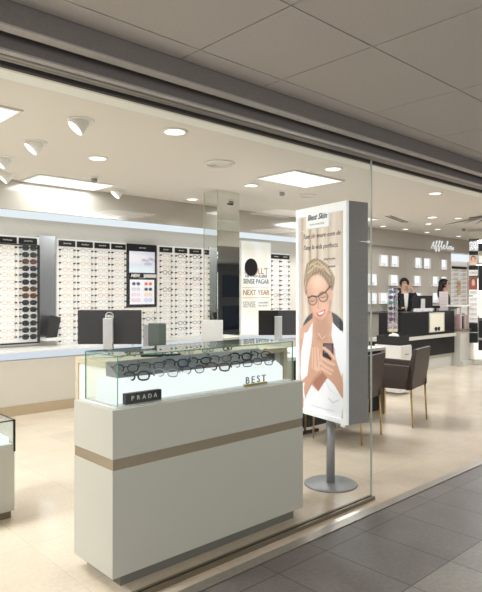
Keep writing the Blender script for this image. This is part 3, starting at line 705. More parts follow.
    img = over(img, hm*np.clip(wv, 0, 1), h2, .5); img = over(img, hm*np.clip(-wv, 0, 1), h3, .5)
    fpts = z3([(112, 290), (105, 240), (118, 200), (150, 165), (190, 155), (225, 180), (248, 215), (262, 255), (278, 265), (285, 290), (272, 330), (266, 380), (248, 425), (215, 456), (185, 452), (155, 415), (128, 360)])
    img = over(img, poly(X, Y, fpts, 1.1), lin(214, 172, 150))
    img = over(img, ell(X, Y, 318.5, 281, 6, 6, 1), lin(232, 198, 178), .8)
    img = over(img, ell(X, Y, 327, 307, 3.6, 4, 1), lin(232, 178, 156), .8); img = over(img, ell(X, Y, 312.5, 306, 3, 4, 1), lin(226, 170, 148), .8)
    img = over(img, stroke(X, Y, z3([(270, 330), (264, 380), (245, 425)]), 1, 2), sk3, .6)
    img = over(img, stroke(X, Y, z3([(130, 365), (155, 418), (190, 452)]), .7, 1.5), sk3, .5)
    for a in (([(100, 250), (98, 160), (140, 90), (180, 70)]), ([(120, 140), (170, 95), (215, 110)]), ([(190, 70), (235, 110), (262, 150)])): img = over(img, stroke(X, Y, z3(a), .9, 1.5), h2, .9)
    for a in (([(92, 200), (110, 130), (150, 100)]), ([(150, 150), (200, 130), (250, 190), (270, 240)]), ([(105, 270), (100, 230), (115, 190)]), ([(235, 140), (270, 180), (280, 240)])): img = over(img, stroke(X, Y, z3(a), .7, 1.4), h3, .75)
    img = over(img, ell(X, Y, 309.5, 297, 4, 16, 1.2, -.15), sk3, .35)
    img = over(img, ell(X, Y, 330, 292, 3, 14, 1.2, .1), sk3, .25)
    img = over(img, ell(X, Y, 321, 317.5, 6, 2.5, 1), sk3, .35)
    # glasses, brows, eyes
    gl = lin(62, 46, 40)
    for (cx, cy, rx, ry) in ((150, 325, 33, 32), (222, 302, 32, 34)):
        cx, cy = 290+cx/6.583, 250+cy/6.583; rx /= 6.583; ry /= 6.583
        img = over(img, ell(X, Y, cx, cy, rx, ry, .3)-ell(X, Y, cx, cy, rx*.78, ry*.78, .3), gl)
        img = over(img, stroke(X, Y, [(cx-2.4, cy+.4), (cx, cy+1.0), (cx+2.6, cy-.2)], .5, .7), lin(70, 45, 40), .9)
        img = over(img, ell(X, Y, cx, cy-1, 3, 1.3, .8), lin(188, 132, 110), .7)
    img = over(img, stroke(X, Y, z3([(115, 305), (150, 295), (184, 300), (200, 290), (238, 270), (268, 232)]), .75, .6), gl)
    img = over(img, stroke(X, Y, z3([(180, 300), (192, 296)]), .7, .6), gl)
    img = over(img, stroke(X, Y, z3([(190, 315), (192, 350), (182, 372), (200, 378)]), .5, 1), lin(188, 122, 98), .7)
    img = over(img, poly(X, Y, z3([(172, 405), (200, 400), (238, 382), (232, 412), (208, 432), (186, 428)]), .7), lin(186, 84, 84))
    img = over(img, poly(X, Y, z3([(182, 408), (205, 405), (230, 394), (222, 412), (200, 420)]), .6), lin(248, 240, 236))
    img = over(img, stroke(X, Y, z3([(190, 540), (215, 580), (235, 560)]), .3, .5), lin(235, 215, 195), .8)
    return np.clip(img, 0, 1)
# local +y runs away from the camera: u=0 (left in view) at +y
pw, ph = 2*(ky-fw), (kz1-.065)-(kz0+fw)
def art_win(U, V):
    fu = fw/(2*ky)
    u = fu+U*(1-2*fu); H_ = kz1-kz0; v = (.065+V*ph)/H_
    # top margin in the artwork reaches above the picture window
    return art(u, v)
printed('poster_artwork', ks, pw, ph, art_win, 120, 360, (-kx+.012, ky-fw, kz1-.065), (0, -1, 0), (0, 0, 1), PM, 'printed picture of a smiling blonde woman in dark glasses holding a phone')
rot = (R(90), 0, R(-90))
obj('header_label', box(NB(), -kx-.006, -kx+.008, -.10, .155, kz1-.165, kz1-.035), M['frame_white'], ks)
ink = M['navyink']
text('label_lettering', 'Best Skin', .062, M['black'], ks, (-kx-.0065, .03, kz1-.082), rot, shear=.35, bold=.0008)
text('label_lettering', 'LOOK & WELLNESS', .020, M['greyink'], ks, (-kx-.0065, .03, kz1-.135), rot)
M['ink2'] = mat('dark purple ink', (.06, .04, .09), .5)
for body, yy, zz, sz in (('Tant de veure com de', .005, 1.885, .053), ("l'any la vida perfecta", .015, 1.80, .053)):
    text('poster_lettering', body, sz, M['ink2'], ks, (-kx+.0105, yy, zz), rot, shear=.3, sx=.92, bold=-.0008)
for x0_, x1_, zz in ((-.14, -.005, 1.70), (-.14, -.06, 1.645)):
    bm = NB(); scribble(bm, x0_, x1_, 0, 0, .011, 9, .0016, 4); obj('poster_lettering', bm, M['ink2'], ks, loc=(-kx+.0105, -.02, zz), rotz=R(90))
bm = NB(); scribble(bm, -.15, .12, 0, 0, .004, 14, .0012, 2); o = obj('fine_print', bm, M['greyink'], ks, loc=(-kx+.0105, 0, kz0+.075), rotz=R(90))
obj('lock_tab', box(NB(), -kx-.004, -kx+.012, -ky+.03, -ky+.06, kz0-.018, kz0), M['frame_white'], ks)

# ================================================================ LEFT PEDESTAL CASE
pd = thing('display_pedestal', 'low white display pedestal with glass top cut by left image edge', 'display case', (.9, 3.73, 0))
obj('body', box(NB(), 0, .586, 0, .52, .05, .475), M['laminate'], pd, .002); obj('plinth', box(NB(), .02, .57, .02, .5, 0, .05), M['track'], pd)
obj('light_box', box(NB(), .03, .56, .03, .49, .475, .52), M['riser'], pd)['label'] = 'glowing white display floor'
q = (0, .586, 0, .52)
pane('front_pane', pd, (0, .58, 0, .006, .476, .627), 'y'); pane('side_pane', pd, (.58, .586, .006, .514, .476, .627), 'x'); pane('top_pane', pd, (0, .586, 0, .52, .627, .633), 'z')
bm = NB(); box(bm, .578, .59, -.004, .008, .43, .634); box(bm, 0, .59, -.004, .004, .627, .634); box(bm, .582, .59, 0, .52, .627, .634); obj('edge_trim', bm, M['charcoal'], pd)
full_glasses('silver', 'pan', 'silver wire eyeglasses lying in the low pedestal case at left', (1.33, 3.90, .545), (R(-8), 0, R(20)), None)

# ================================================================ DESKS BEHIND THE COUNTER
dk = thing('service_desk', 'beige framed service desk behind the counter carrying the big monitor', 'desk', (2.23, 3.76, 0))
obj('desk_top', box(NB(), 0, 1.89, 0, .60, .885, .93), M['wood'], dk, .002)
for x in (0, 1.84):
    obj('side_panel', box(NB(), x+.01, x+.04, .05, .55, .06, .885), M['white'], dk)
    for y in (0, .55): obj('leg', box(NB(), x, x+.05, y, y+.05, 0, .885), M['wood'], dk)
obj('modesty_panel', box(NB(), .05, 1.84, .12, .14, .15, .885), M['blackmatte'], dk); obj('drawer_box', box(NB(), .06, .42, .15, .58, .3, .8), M['white'], dk)

def monitor(label, loc, rotz, w=.54, h=.285, stand=True, logo=False, lift=.10):
    t = thing('computer_monitor', label, 'monitor', loc, rotz)
    zc = lift+h/2
    bm = box(NB(), -w/2, w/2, -.012, .012, lift, lift+h); obj('screen_housing', bm, M['charcoal'], t, .004)
    obj('screen', box(NB(), -w/2+.012, w/2-.012, .012, .0135, lift+.014, lift+h-.012), M['navy'], t)
    if stand:
        bm = NB(); T = Matrix.Rotation(R(2), 4, 'X'); box(bm, -.04, .04, -.065, -.03, .012, lift+h*.78, T=T); obj('stand_column', bm, M['silver'], t, .006)
        obj('stand_base', box(NB(), -.12, .12, -.12, .06, 0, .012), M['silver'], t, .004)
        obj('stand_mount', box(NB(), -.035, .035, -.04, -.01, zc-.04, zc+.06), M['charcoal'], t)
    if logo:
        bm = NB(); tube(bm, [(.032*math.cos(a), -.015, lift+h-.05+.032*math.sin(a)) for a in [2*PI*k/24 for k in range(24)]], .0025, 6, True); lg = obj('logo_ring', bm, M['white'], t)
        text('logo_lettering', 'DELL', .026, M['white'], t, (0, -.0145, lift+h-.05), (R(90), 0, 0), bold=.001)
    return t
monitor('wide black computer monitor seen from behind on silver stand above the counter', (2.465, 4.22, .93), R(-43), .52, .28, True, True, .10)
for k in range(2):
    tag(obj('monitor_cable', tube(NB(), [(2.44+.14*k, 4.13-.06*k, 1.04), (2.43+.16*k, 4.10-.06*k, .98), (2.42+.17*k, 4.08-.05*k, .937), (2.50+.1*k, 4.08, .936)], .004, 6), M['cord']), ['thin dark cable hanging below the left part of the big monitor', 'dark cable lying right of the big monitor stand'][k], 'cable')
pt = thing('card_terminal_screen', 'small grey-green till screen with pale side on the service desk', 'monitor', (2.87, 4.16, .93), R(-50))
obj('display', box(NB(), -.055, .10, -.02, .0, .06, .26), M['pos'], pt, .006); obj('pale_side', box(NB(), -.10, -.055, -.02, .03, .045, .25), M['silver'], pt, .004)
obj('foot', box(NB(), -.08, .08, -.06, .08, 0, .02), M['white'], pt); obj('stem', box(NB(), -.02, .02, 0, .02, .02, .08), M['charcoal'], pt)
tray_ = thing('document_tray', 'low dark tray with white papers on the service desk below the till screen', 'tray', (2.66, 4.02, .93), R(-30))
obj('tray_body', box(NB(), -.02, .30, -.05, .12, 0, .02), M['charcoal'], tray_); obj('paper', box(NB(), 0, .28, -.04, .11, .02, .026), M['white'], tray_)
wp = thing('leaflet_holder', 'white upright panel standing on the service desk before the pillar', 'leaflet holder', (3.40, 4.02, .93), R(-43))
obj('panel', box(NB(), -.10, .095, 0, .02, .02, .275), M['bag'], wp, .003); obj('foot', box(NB(), -.08, .08, -.04, .06, 0, .02), M['white'], wp)
# loose eyewear display strip on desk
for i in range(4):
    full_glasses(['black', 'silver', 'brown', 'black'][i], ['pan', 'round', 'rect', 'bold'][i], '%s eyeglasses lying on the service desk, %s from the big monitor' % (['black', 'silver', 'brown', 'thick black'][i], posn[i]), (2.75+.25*i, 3.86+.02*i, .953), (R(0), 0, R(-20+12*i)), 'loose eyeglasses on the service desk')

cdsk = thing('consultation_desk', 'long pale-topped consultation desk with black panels behind the poster stand', 'desk', (4.35, 3.92, 0))
obj('desk_top', box(NB(), 0, 1.70, 0, .75, .765, .80), M['white'], cdsk, .002)
obj('side_panel', box(NB(), 1.665, 1.70, 0, .75, 0, .765), M['wood'], cdsk); obj('side_panel', box(NB(), 0, .035, 0, .75, 0, .765), M['wood'], cdsk)
obj('modesty_panel', box(NB(), .035, 1.665, .05, .08, .04, .765), M['blackmatte'], cdsk)
monitor('black monitor on the consultation desk left of the poster stand', (4.62, 4.36, .80), R(-40), .42, .27, True, False, .19)
fl = thing('desk_organizer', 'white phone and papers on the consultation desk end', 'papers', (5.78, 4.15, .80), R(10))
obj('paper', box(NB(), -.12, .12, -.1, .1, 0, .006), M['bag'], fl); obj('phone', prism(NB(), [(-.08, .006), (.08, .006), (.08, .03), (-.08, .05)], 'x', -.05, .05), M['bag'], fl)

# white side cabinet with tray
wc = thing('side_cabinet', 'white drawer cabinet between consultation desk and reception desk', 'cabinet', (7.24, 4.46, 0))
obj('carcass', box(NB(), 0, .30, 0, .42, .03, .70), M['white'], wc, .003)
dr = obj('drawer', box(NB(), .01, .29, -.014, 0, .45, .69), M['white'], wc, .002); obj('handle', box(NB(), .11, .19, -.03, -.014, .57, .58), M['greymetal'], dr)
dr = obj('drawer', box(NB(), .01, .29, -.014, 0, .05, .43), M['white'], wc, .002); obj('handle', box(NB(), .11, .19, -.03, -.014, .33, .34), M['greymetal'], dr)
tr = thing('black_tray', 'black box tray with pale cloth on the white side cabinet', 'tray', (7.26, 4.48, .70))
bm = NB(); box(bm, 0, .26, 0, .38, 0, .015); box(bm, 0, .26, 0, .015, .015, .13); box(bm, 0, .26, .365, .38, .015, .13); box(bm, 0, .015, .015, .365, .015, .13); box(bm, .245, .26, .015, .365, .015, .13)
obj('tray_box', bm, M['blackmatte'], tr)
bm = NB(); bmesh.ops.create_icosphere(bm, subdivisions=3, radius=.07)
for v in bm.verts: v.co.x *= 1.3; v.co.z = .12+v.co.z*.55+.01*math.sin(v.co.x*90); v.co.x += .13; v.co.y += .17
obj('cloth', bm, M['bag'], tr)

# ================================================================ CHAIRS
def chair(label, loc, rz):
    """armchair; local: back along x at y=0, opens towards +y"""
    t = thing('armchair', label, 'chair', loc, rz, 'brown armchairs at the consultation desk')
    W_, D_ = .54, .50
    obj('seat', box(NB(), .03, W_-.03, .02, D_-.01, .40, .485), M['leather'], t, .015)
    prof = [(0.0, .40), (.06, .40), (.035, .62), (-.03, .85), (-.065, .845), (-.04, .62)]
    obj('backrest', prism(NB(), prof, 'x', .0, W_), M['leather'], t, .01)
    for x in (0, W_-.035):
        bm = NB(); prism(bm, [(-.02, .41), (D_, .43), (D_+.005, .665), (D_-.03, .675), (-.02, .66)], 'x', x, x+.035); obj('armrest', bm, M['leather'], t, .008)
    for x in (.018, W_-.018):
        s = -1 if x < .1 else 1
        obj('leg', tube(NB(), [(x, -.0, .46), (x+s*.004, -.02, .0)], [.012, .009], 10), M['gold'], t)
        obj('leg', tube(NB(), [(x+s*.003, D_-.02, .56), (x+s*.003, D_-.02, .42), (x+s*.008, D_-.01, .0)], [.012, .012, .009], 10), M['gold'], t)
    return t
c1 = chair('dark brown leather armchair with brass legs in the entrance, fully visible', (5.58, 3.31, 0), R(13))
dup(c1, (4.58, 3.26, 0), R(13), 'dark brown leather armchair half hidden behind the poster stand')
obj('foot_bar', box(NB(), .06, .40, -.03, .0, 0, .03), M['charcoal'], cdsk); obj('front_leg', tube(NB(), [(.20, -.015, .03), (.20, -.015, .765)], .012, 10), M['gold'], cdsk)

# ================================================================ LIT NICHES ON THE BACK WALL
nb = [(10.16, 0, 10.44), (10.56, 0, 10.84), (11.50, 0, 11.78), (11.87, 0, 12.17), (12.66, 0, 12.93), (9.76, 1, 10.02), (10.53, 1, 10.82), (11.46, 1, 11.74), (12.26, 1, 12.54), (12.66, 1, 12.92), (9.76, 2, 10.02), (10.15, 2, 10.43), (10.53, 2, 10.80), (11.50, 2, 11.78), (12.26, 2, 12.54)]
Z = [(1.995, 2.235), (1.60, 1.835), (1.225, 1.455)]
cnt = [0, 0, 0]
for x0, r, x1 in nb:
    z0, z1 = Z[r]; lab = 'lit white wall niche with eyewear, %s from left in the %s row' % (posn[cnt[r]], ['top', 'middle', 'bottom'][r]); cnt[r] += 1
    t = thing('lit_niche', lab, 'display niche', (x0, 6.75, z0), 0, 'lit niches on the beige wall')
    wv, hv = x1-x0, z1-z0
    obj('lit_back', box(NB(), .008, wv-.008, -.012, -.004, .008, hv-.008), M['niche'], t)
    bm = NB(); box(bm, 0, wv, -.05, -.0, 0, .008); box(bm, 0, wv, -.05, 0, hv-.008, hv); box(bm, 0, .008, -.05, 0, .008, hv-.008); box(bm, wv-.008, wv, -.05, 0, .008, hv-.008); obj('niche_frame', bm, M['white'], t)
    g_ = bpy.data.objects.new('eyeglasses', wall_glasses('black', 'bold')); C.objects.link(g_); g_.location = (x0+wv/2-.03, 6.745-.05, z0+.04); g_.scale = (.95, .5, .95)
    tag(g_, 'black thick rimmed eyeglasses in the %s niche of the %s row' % (posn[cnt[r]-1], ['top', 'middle', 'bottom'][r]), 'eyeglasses', 'eyeglasses in the lit niches')
tag(obj('wall_rail', box(NB(), 8.62, 13.2, 6.69, 6.75, 1.05, 1.08), M['greymetal']), 'thin grey ledge along the beige wall below the lit niches', 'ledge')
# script sign on the bulkhead (letter strokes)
ss = thing('script_sign', 'white script Afflelou lettering mounted on the bulkhead over reception', 'sign', (11.98, 6.585, 2.50))
def st_path(pts, sc=1):
    bm = NB(); P = [Vector((x, 0, z*.7)) for x, z in pts]; Q = []
    for i in range(len(P)-1):
        p0 = P[max(i-1, 0)]; p1 = P[i]; p2 = P[i+1]; p3 = P[min(i+2, len(P)-1)]
        for k in range(5):
            u = k/5; Q.append(.5*((2*p1)+(-p0+p2)*u+(2*p0-5*p1+4*p2-p3)*u*u+(-p0+3*p1-3*p2+p3)*u**3))
    Q.append(P[-1]); tube(bm, Q, .0055, 6); return bm
LT = [[(0, -.06), (.05, .04), (.10, .14), (.12, .15), (.11, .05), (.13, -.06), (.16, -.04)], [(.04, .02), (.12, .035)],
      [(.16, 0), (.24, .12), (.27, .18), (.24, .19), (.21, .05), (.20, -.15), (.23, -.14), (.25, 0), (.29, .02)],
      [(.29, .02), (.37, .13), (.40, .19), (.37, .2), (.34, .06), (.33, -.14), (.36, -.13), (.38, 0), (.42, .02)],
      [(.42, .02), (.50, .14), (.52, .2), (.48, .18), (.46, 0), (.49, -.04), (.54, 0)],
      [(.54, 0), (.62, .06), (.60, .09), (.56, .05), (.58, -.04), (.63, -.04), (.68, .02)],
      [(.68, .02), (.76, .15), (.77, .22), (.74, .2), (.72, 0), (.75, -.04), (.80, 0)],
      [(.85, .06), (.81, .04), (.82, -.03), (.87, -.04), (.90, .02), (.87, .06), (.92, .05)],
      [(.94, .06), (.94, -.03), (.98, -.04), (1.02, .05), (1.02, -.03), (1.06, -.04)]]
for p in LT: obj('script_stroke', st_path(p), M['niche'], ss)
obj('mounting_rail', box(NB(), .0, 1.06, .002, .012, -.06, -.045), M['white'], ss)

# ================================================================ RECEPTION DESK
rd = thing('reception_desk', 'black two-tier reception desk with cream base and lit niche', 'desk', (8.95, 5.53, 0))
obj('upper_front', box(NB(), 0, 2.02, 0, .42, .66, 1.10), M['black'], rd, .004)
obj('ledge', box(NB(), -.3, 2.02, -.04, .42, .60, .66), M['laminate'], rd)
obj('lower_front', box(NB(), -.3, 2.02, .0, .42, .27, .60), M['black'], rd, .004)
obj('base', box(NB(), -.3, 2.02, .05, .40, 0, .27), M['laminate'], rd)
n_ = obj('lit_niche', box(NB(), 1.04, 1.56, -.012, -.002, .73, 1.06), mat('warm niche light', (.55, .52, .42), .5, emit=(.9, .86, .70), es=.28), rd); n_['label'] = 'warmly lit display niche'
bm = NB(); box(bm, 1.02, 1.58, -.02, 0, .71, .73); box(bm, 1.02, 1.58, -.02, 0, 1.06, 1.08); box(bm, 1.02, 1.04, -.02, 0, .73, 1.06); box(bm, 1.56, 1.58, -.02, 0, .73, 1.06); obj('niche_frame', bm, M['laminate'], n_)
g_ = bpy.data.objects.new('sunglasses', wall_glasses('black', 'bold')); C.objects.link(g_); g_.location = (10.25, 5.50, .765); g_.scale = (1.5, .5, 1.5)
bm = NB(); glasses_frame(bm, STY['sun'], True, .05)
bpy.data.objects.remove(g_)
g_ = thing('sunglasses', 'black sunglasses in the lit niche of the reception desk', 'sunglasses', (10.25, 5.505, .77)); g_.scale = (1.6, .15, 1.5)
obj('frame', bm, FM['black'], g_)
for s in (-1, 1): obj('lens', lens_bm(s*.034, STY['sun']), LM['dark'], g_)
monitor('black monitor on the reception desk between the two staff', (10.20, 5.80, 1.10), R(-43), .40, .27, True, False, .03)
pr_ = thing('card_reader', 'small dark card reader on the reception desk right of monitor', 'card reader', (10.60, 5.72, 1.10), R(-43))
obj('handset', box(NB(), -.09, .07, -.02, .02, .05, .10), M['black'], pr_, .006); obj('stem', box(NB(), -.03, 0, -.015, .015, 0, .05), M['black'], pr_)
lh = thing('price_board', 'upright pale printed board on the reception desk before the dark-haired woman', 'sign', (10.86, 5.70, 1.10), R(-43))
obj('board', box(NB(), -.09, .09, 0, .012, 0, .38), mat('pale pink card', (.62, .54, .54), .5), lh)
for k in range(5): obj('text_line', box(NB(), -.06, .06, -.002, 0, .05+.065*k, .065+.065*k), M['greyink'], lh)
for k in range(3):
    bx = thing('paper_stack', ['stack of white papers left end of reception desk', 'second white paper pile left of reception monitor', 'small white box right of reception monitor stand'][k], 'papers', (9.85+.22*k, 5.70, 1.10), R(-20+10*k))
    bm = NB()
    for j in range(3): box(bm, -.06+.004*j, .06, -.05, .05-.005*j, .02*j, .02*j+.018)
    obj('sheets', bm, M['bag'], bx)

# spinner with colourful sunglasses
sp = thing('rotating_eyewear_stand', 'clear rotating stand of colourful sunglasses left of the reception desk', 'display stand', (8.51, 5.38, 0))
obj('base', lathe(NB(), [(.17, 0), (.17, .02), (.03, .03)], 32), M['silver'], sp); obj('pole', tube(NB(), [(0, 0, .03), (0, 0, 1.53)], .012, 10), M['silver'], sp)
obj('acrylic_panel', box(NB(), -.012, .012, -.09, .09, .80, 1.52), M['clearplastic'], sp)
bm = NB()
for i in range(8): box(bm, .06, .09, -.11, -.085, .82+.09*i, .86+.09*i)
box(bm, .07, .08, -.1, -.09, .8, 1.53); obj('rack_arm', bm, M['black'], sp)
obj('arm_bracket', box(NB(), .0, .09, -.1, .0, 1.50, 1.53), M['black'], sp)
cols = [('blue', (.12, .14, .30)), ('navy', (.05, .06, .14)), ('teal', (.08, .20, .22)), ('black', (.03, .03, .05)), ('plum', (.16, .07, .15)), ('dark plum', (.12, .05, .10)), ('lilac', (.48, .36, .50)), ('yellow', (.70, .62, .40))]
for i, (cn, cc) in enumerate(cols):
    mm = mat(cn+' lens', cc, .25); z = 1.47-.092*i
    g_ = thing('sunglasses', '%s tinted sunglasses, %s from top on the rotating stand' % (cn, (NTH[i])), 'sunglasses', (8.51-.035, 5.35, z), R(-43), 'colourful sunglasses on the rotating stand'); g_.scale = (1.15, 1, 1.15)
    bm = NB(); glasses_frame(bm, STY['sun'], True, .05); obj('frame', bm, mm, g_)
    for s in (-1, 1): obj('lens', lens_bm(s*.034, STY['sun']), mm, g_)

# pedestal with glass shelves right of desk
pe = thing('shelf_pedestal', 'cream pedestal with product shelves at the right end of reception desk', 'shelving unit', (11.0, 5.43, 0))
obj('base', box(NB(), 0, .46, -.06, .34, 0, .10), M['laminate'], pe); obj('body', box(NB(), 0.02, .40, 0, .30, .10, .70), M['laminate'], pe)
obj('top_slab', box(NB(), 0, .42, -.03, .32, .70, .73), M['bronze'], pe)
obj('back_panel', box(NB(), .02, .40, .26, .28, .73, 1.18), M['clearplastic'], pe); obj('upper_shelf', box(NB(), -.10, .44, -.05, .32, 1.18, 1.21), M['white'], pe)
for x in (.03, .37): obj('post', box(NB(), x, x+.02, -.0, .02, .73, 1.18), M['silver'], pe)
pinkm = mat('pink card', (.5, .25, .28), .5)
for k in range(5):
    t = thing('product_box', 'small upright %s product box, %s from left on the pedestal shelf' % (['pink', 'cream', 'black', 'pink', 'cream'][k], posn[k]), 'box', (11.07+.065*k, 5.49, .73), 0, 'product boxes on the pedestal')
    obj('carton', box(NB(), -.025, .025, -.02, .03, 0, [.30, .33, .26, .31, .28][k]), [pinkm, M['laminate'], M['black'], pinkm, M['laminate']][k], t)
    obj('carton_flap', box(NB(), -.024, .024, -.019, .029, [.30, .33, .26, .31, .28][k], [.30, .33, .26, .31, .28][k]+.02), M['white'], t)

# tower display at right image edge
tw = thing('display_tower', 'tall mirrored display tower with small portraits at right image edge', 'display case', (11.45, 5.46, 0), R(-62))
obj('plinth', box(NB(), -.02, .42, -.02, .22, 0, .10), M['laminate'], tw)
obj('mirror_body', box(NB(), 0, .40, 0, .20, .10, 2.70), M['mirror'], tw)
BY = -.012
for z0, z1, mk in ((.44, .64, 'black'), (.66, .84, 'black'), (.86, 1.38, 'rack_white'), (1.40, 1.52, 'rack_white'), (1.52, 1.78, 'print'), (1.80, 1.92, 'rack_white'), (1.92, 2.0, 'black'), (2.02, 2.22, 'print'), (2.22, 2.30, 'black'), (2.32, 2.5, 'greymirror')):
    if mk == 'print':
        def pf(U, V, z0=z0):
            img = np.ones(U.shape+(3,))*(lin(190, 175, 165) if z0 > 1.9 else lin(130, 80, 80))
            img = over(img, ell(U, V, .5, .35, .28, .3, .4), lin(70, 45, 38)); img = over(img, ell(U, V, .5, .45, .2, .27, .4), lin(214, 160, 130)); img = over(img, ell(U, V, .5, 1.0, .4, .28, .4), lin(150, 70, 60) if z0 < 1.9 else lin(225, 190, 160))
            return img
        printed('portrait_print', tw, .16, z1-z0, pf, 16, 24, (.0, BY-.001, z1), (1, 0, 0), (0, 0, 1), PM, 'small printed portrait of a model')
    else: obj('front_panel', box(NB(), 0, .165, BY, -.001, z0, z1), M[mk], tw)
for z0, z1, mk in ((.30, .50, 'black'), (.55, .9, 'black'), (.95, 1.45, 'rack_white'), (1.5, 2.0, 'black'), (2.05, 2.2, 'rack_white'), (2.3, 2.45, 'black')):
    obj('front_panel', box(NB(), .18, .40, BY-.1, -.001, z0, z1), M[mk], tw)
TX = lambda lx, ly: (11.45+lx*math.cos(R(-62))-ly*math.sin(R(-62)), 5.46+lx*math.sin(R(-62))+ly*math.cos(R(-62)))
for i, z in enumerate((.92, 1.02, 1.12, 1.22, 1.32, 1.46, 1.86)):
    x, y = TX(.08, BY-.035)
    o = bpy.data.objects.new('eyeglasses', wall_glasses('black', 'bold')); C.objects.link(o); o.location = (x, y, z); o.rotation_euler = (0, 0, R(-62)); o.scale = (.9, .4, .9)
    tag(o, 'black eyeglasses on the tower at the right image edge, %s from bottom' % posn[i], 'eyeglasses', 'eyeglasses on the display tower')

# far rack in the recess
fr_ = thing('eyewear_rack', 'far white eyewear rack with pale light header behind the dark-haired woman', 'display rack', (13.24, 6.80, .9))
obj('backboard', box(NB(), 0, .86, -.03, 0, 0, 1.5), M['rack_white'], fr_)
obj('light_header', box(NB(), .0, 0.86, -.07, -.03, 1.33, 1.50), M['cove'], fr_)['label'] = 'pale lit header box'
obj('header_sign', box(NB(), .05, .80, -.05, -.03, 1.14, 1.20), M['black'], fr_)
def pf2(U, V):
    img = np.ones(U.shape+(3,))*lin(180, 165, 140); img = over(img, ell(U, V, .5, .4, .3, .25, .4), lin(120, 80, 60)); return over(img, ell(U, V, .5, .45, .2, .2, .4), lin(205, 160, 130))
printed('portrait_print', fr_, .20, .36, pf2, 12, 20, (.26, -.06, .86), (1, 0, 0), (0, 0, 1), PM, 'small printed portrait')
for ci in range(2):
    for r in range(9):
        z = 2.02-.105*r
        if 2 < r < 7 and False: continue
        o = bpy.data.objects.new('eyeglasses', wall_glasses('brown', 'bold')); C.objects.link(o); o.location = (13.42+.42*ci, 6.765-.05, z); o.scale = (1.6, .5, 1)
        tag(o, 'brown thick rimmed eyeglasses, %s row of %s column on the far recessed rack' % (NTH[r], ['left', 'right'][ci]), 'eyeglasses', 'eyeglasses on the far rack')
        obj('shelf_bar', box(NB(), .03+.42*ci, .36+.42*ci, -.045, -.03, z-.9-.035, z-.9-.028), M['greymetal'], fr_)

# ================================================================ PEOPLE
def skinned(name, chains, m, parent, root=0, sub=2, verts=None):
    """chains: list of lists of (key, pos, radius)"""
    keys = {}; V = []; E = []; Rr = []
    for ch in chains:
        prev = None
        for it in ch:
            k = it[0]
            if k not in keys: keys[k] = len(V); V.append(it[1]); Rr.append(it[2])
            if prev is not None: E.append((prev, keys[k]))
            prev = keys[k]
    me = bpy.data.meshes.new(name); me.from_pydata(V, E, [])
    o = bpy.data.objects.new(name, me); C.objects.link(o)
    s = o.modifiers.new('skin', 'SKIN'); s.use_smooth_shade = True
    for i, r in enumerate(Rr):
        sv = me.skin_vertices[0].data[i]; sv.radius = r if hasattr(r, '__len__') else (r, r); sv.use_root = (i == root)
    o.modifiers.new('sub', 'SUBSURF').levels = sub
    dg = bpy.context.evaluated_depsgraph_get(); dg.update()
    m2 = bpy.data.meshes.new_from_object(o.evaluated_get(dg)); bpy.data.objects.remove(o)
    for p in m2.polygons: p.use_smooth = True
    m2.materials.clear(); m2.materials.append(m)
    o = bpy.data.objects.new(name, m2); C.objects.link(o); o.parent = parent
    return o
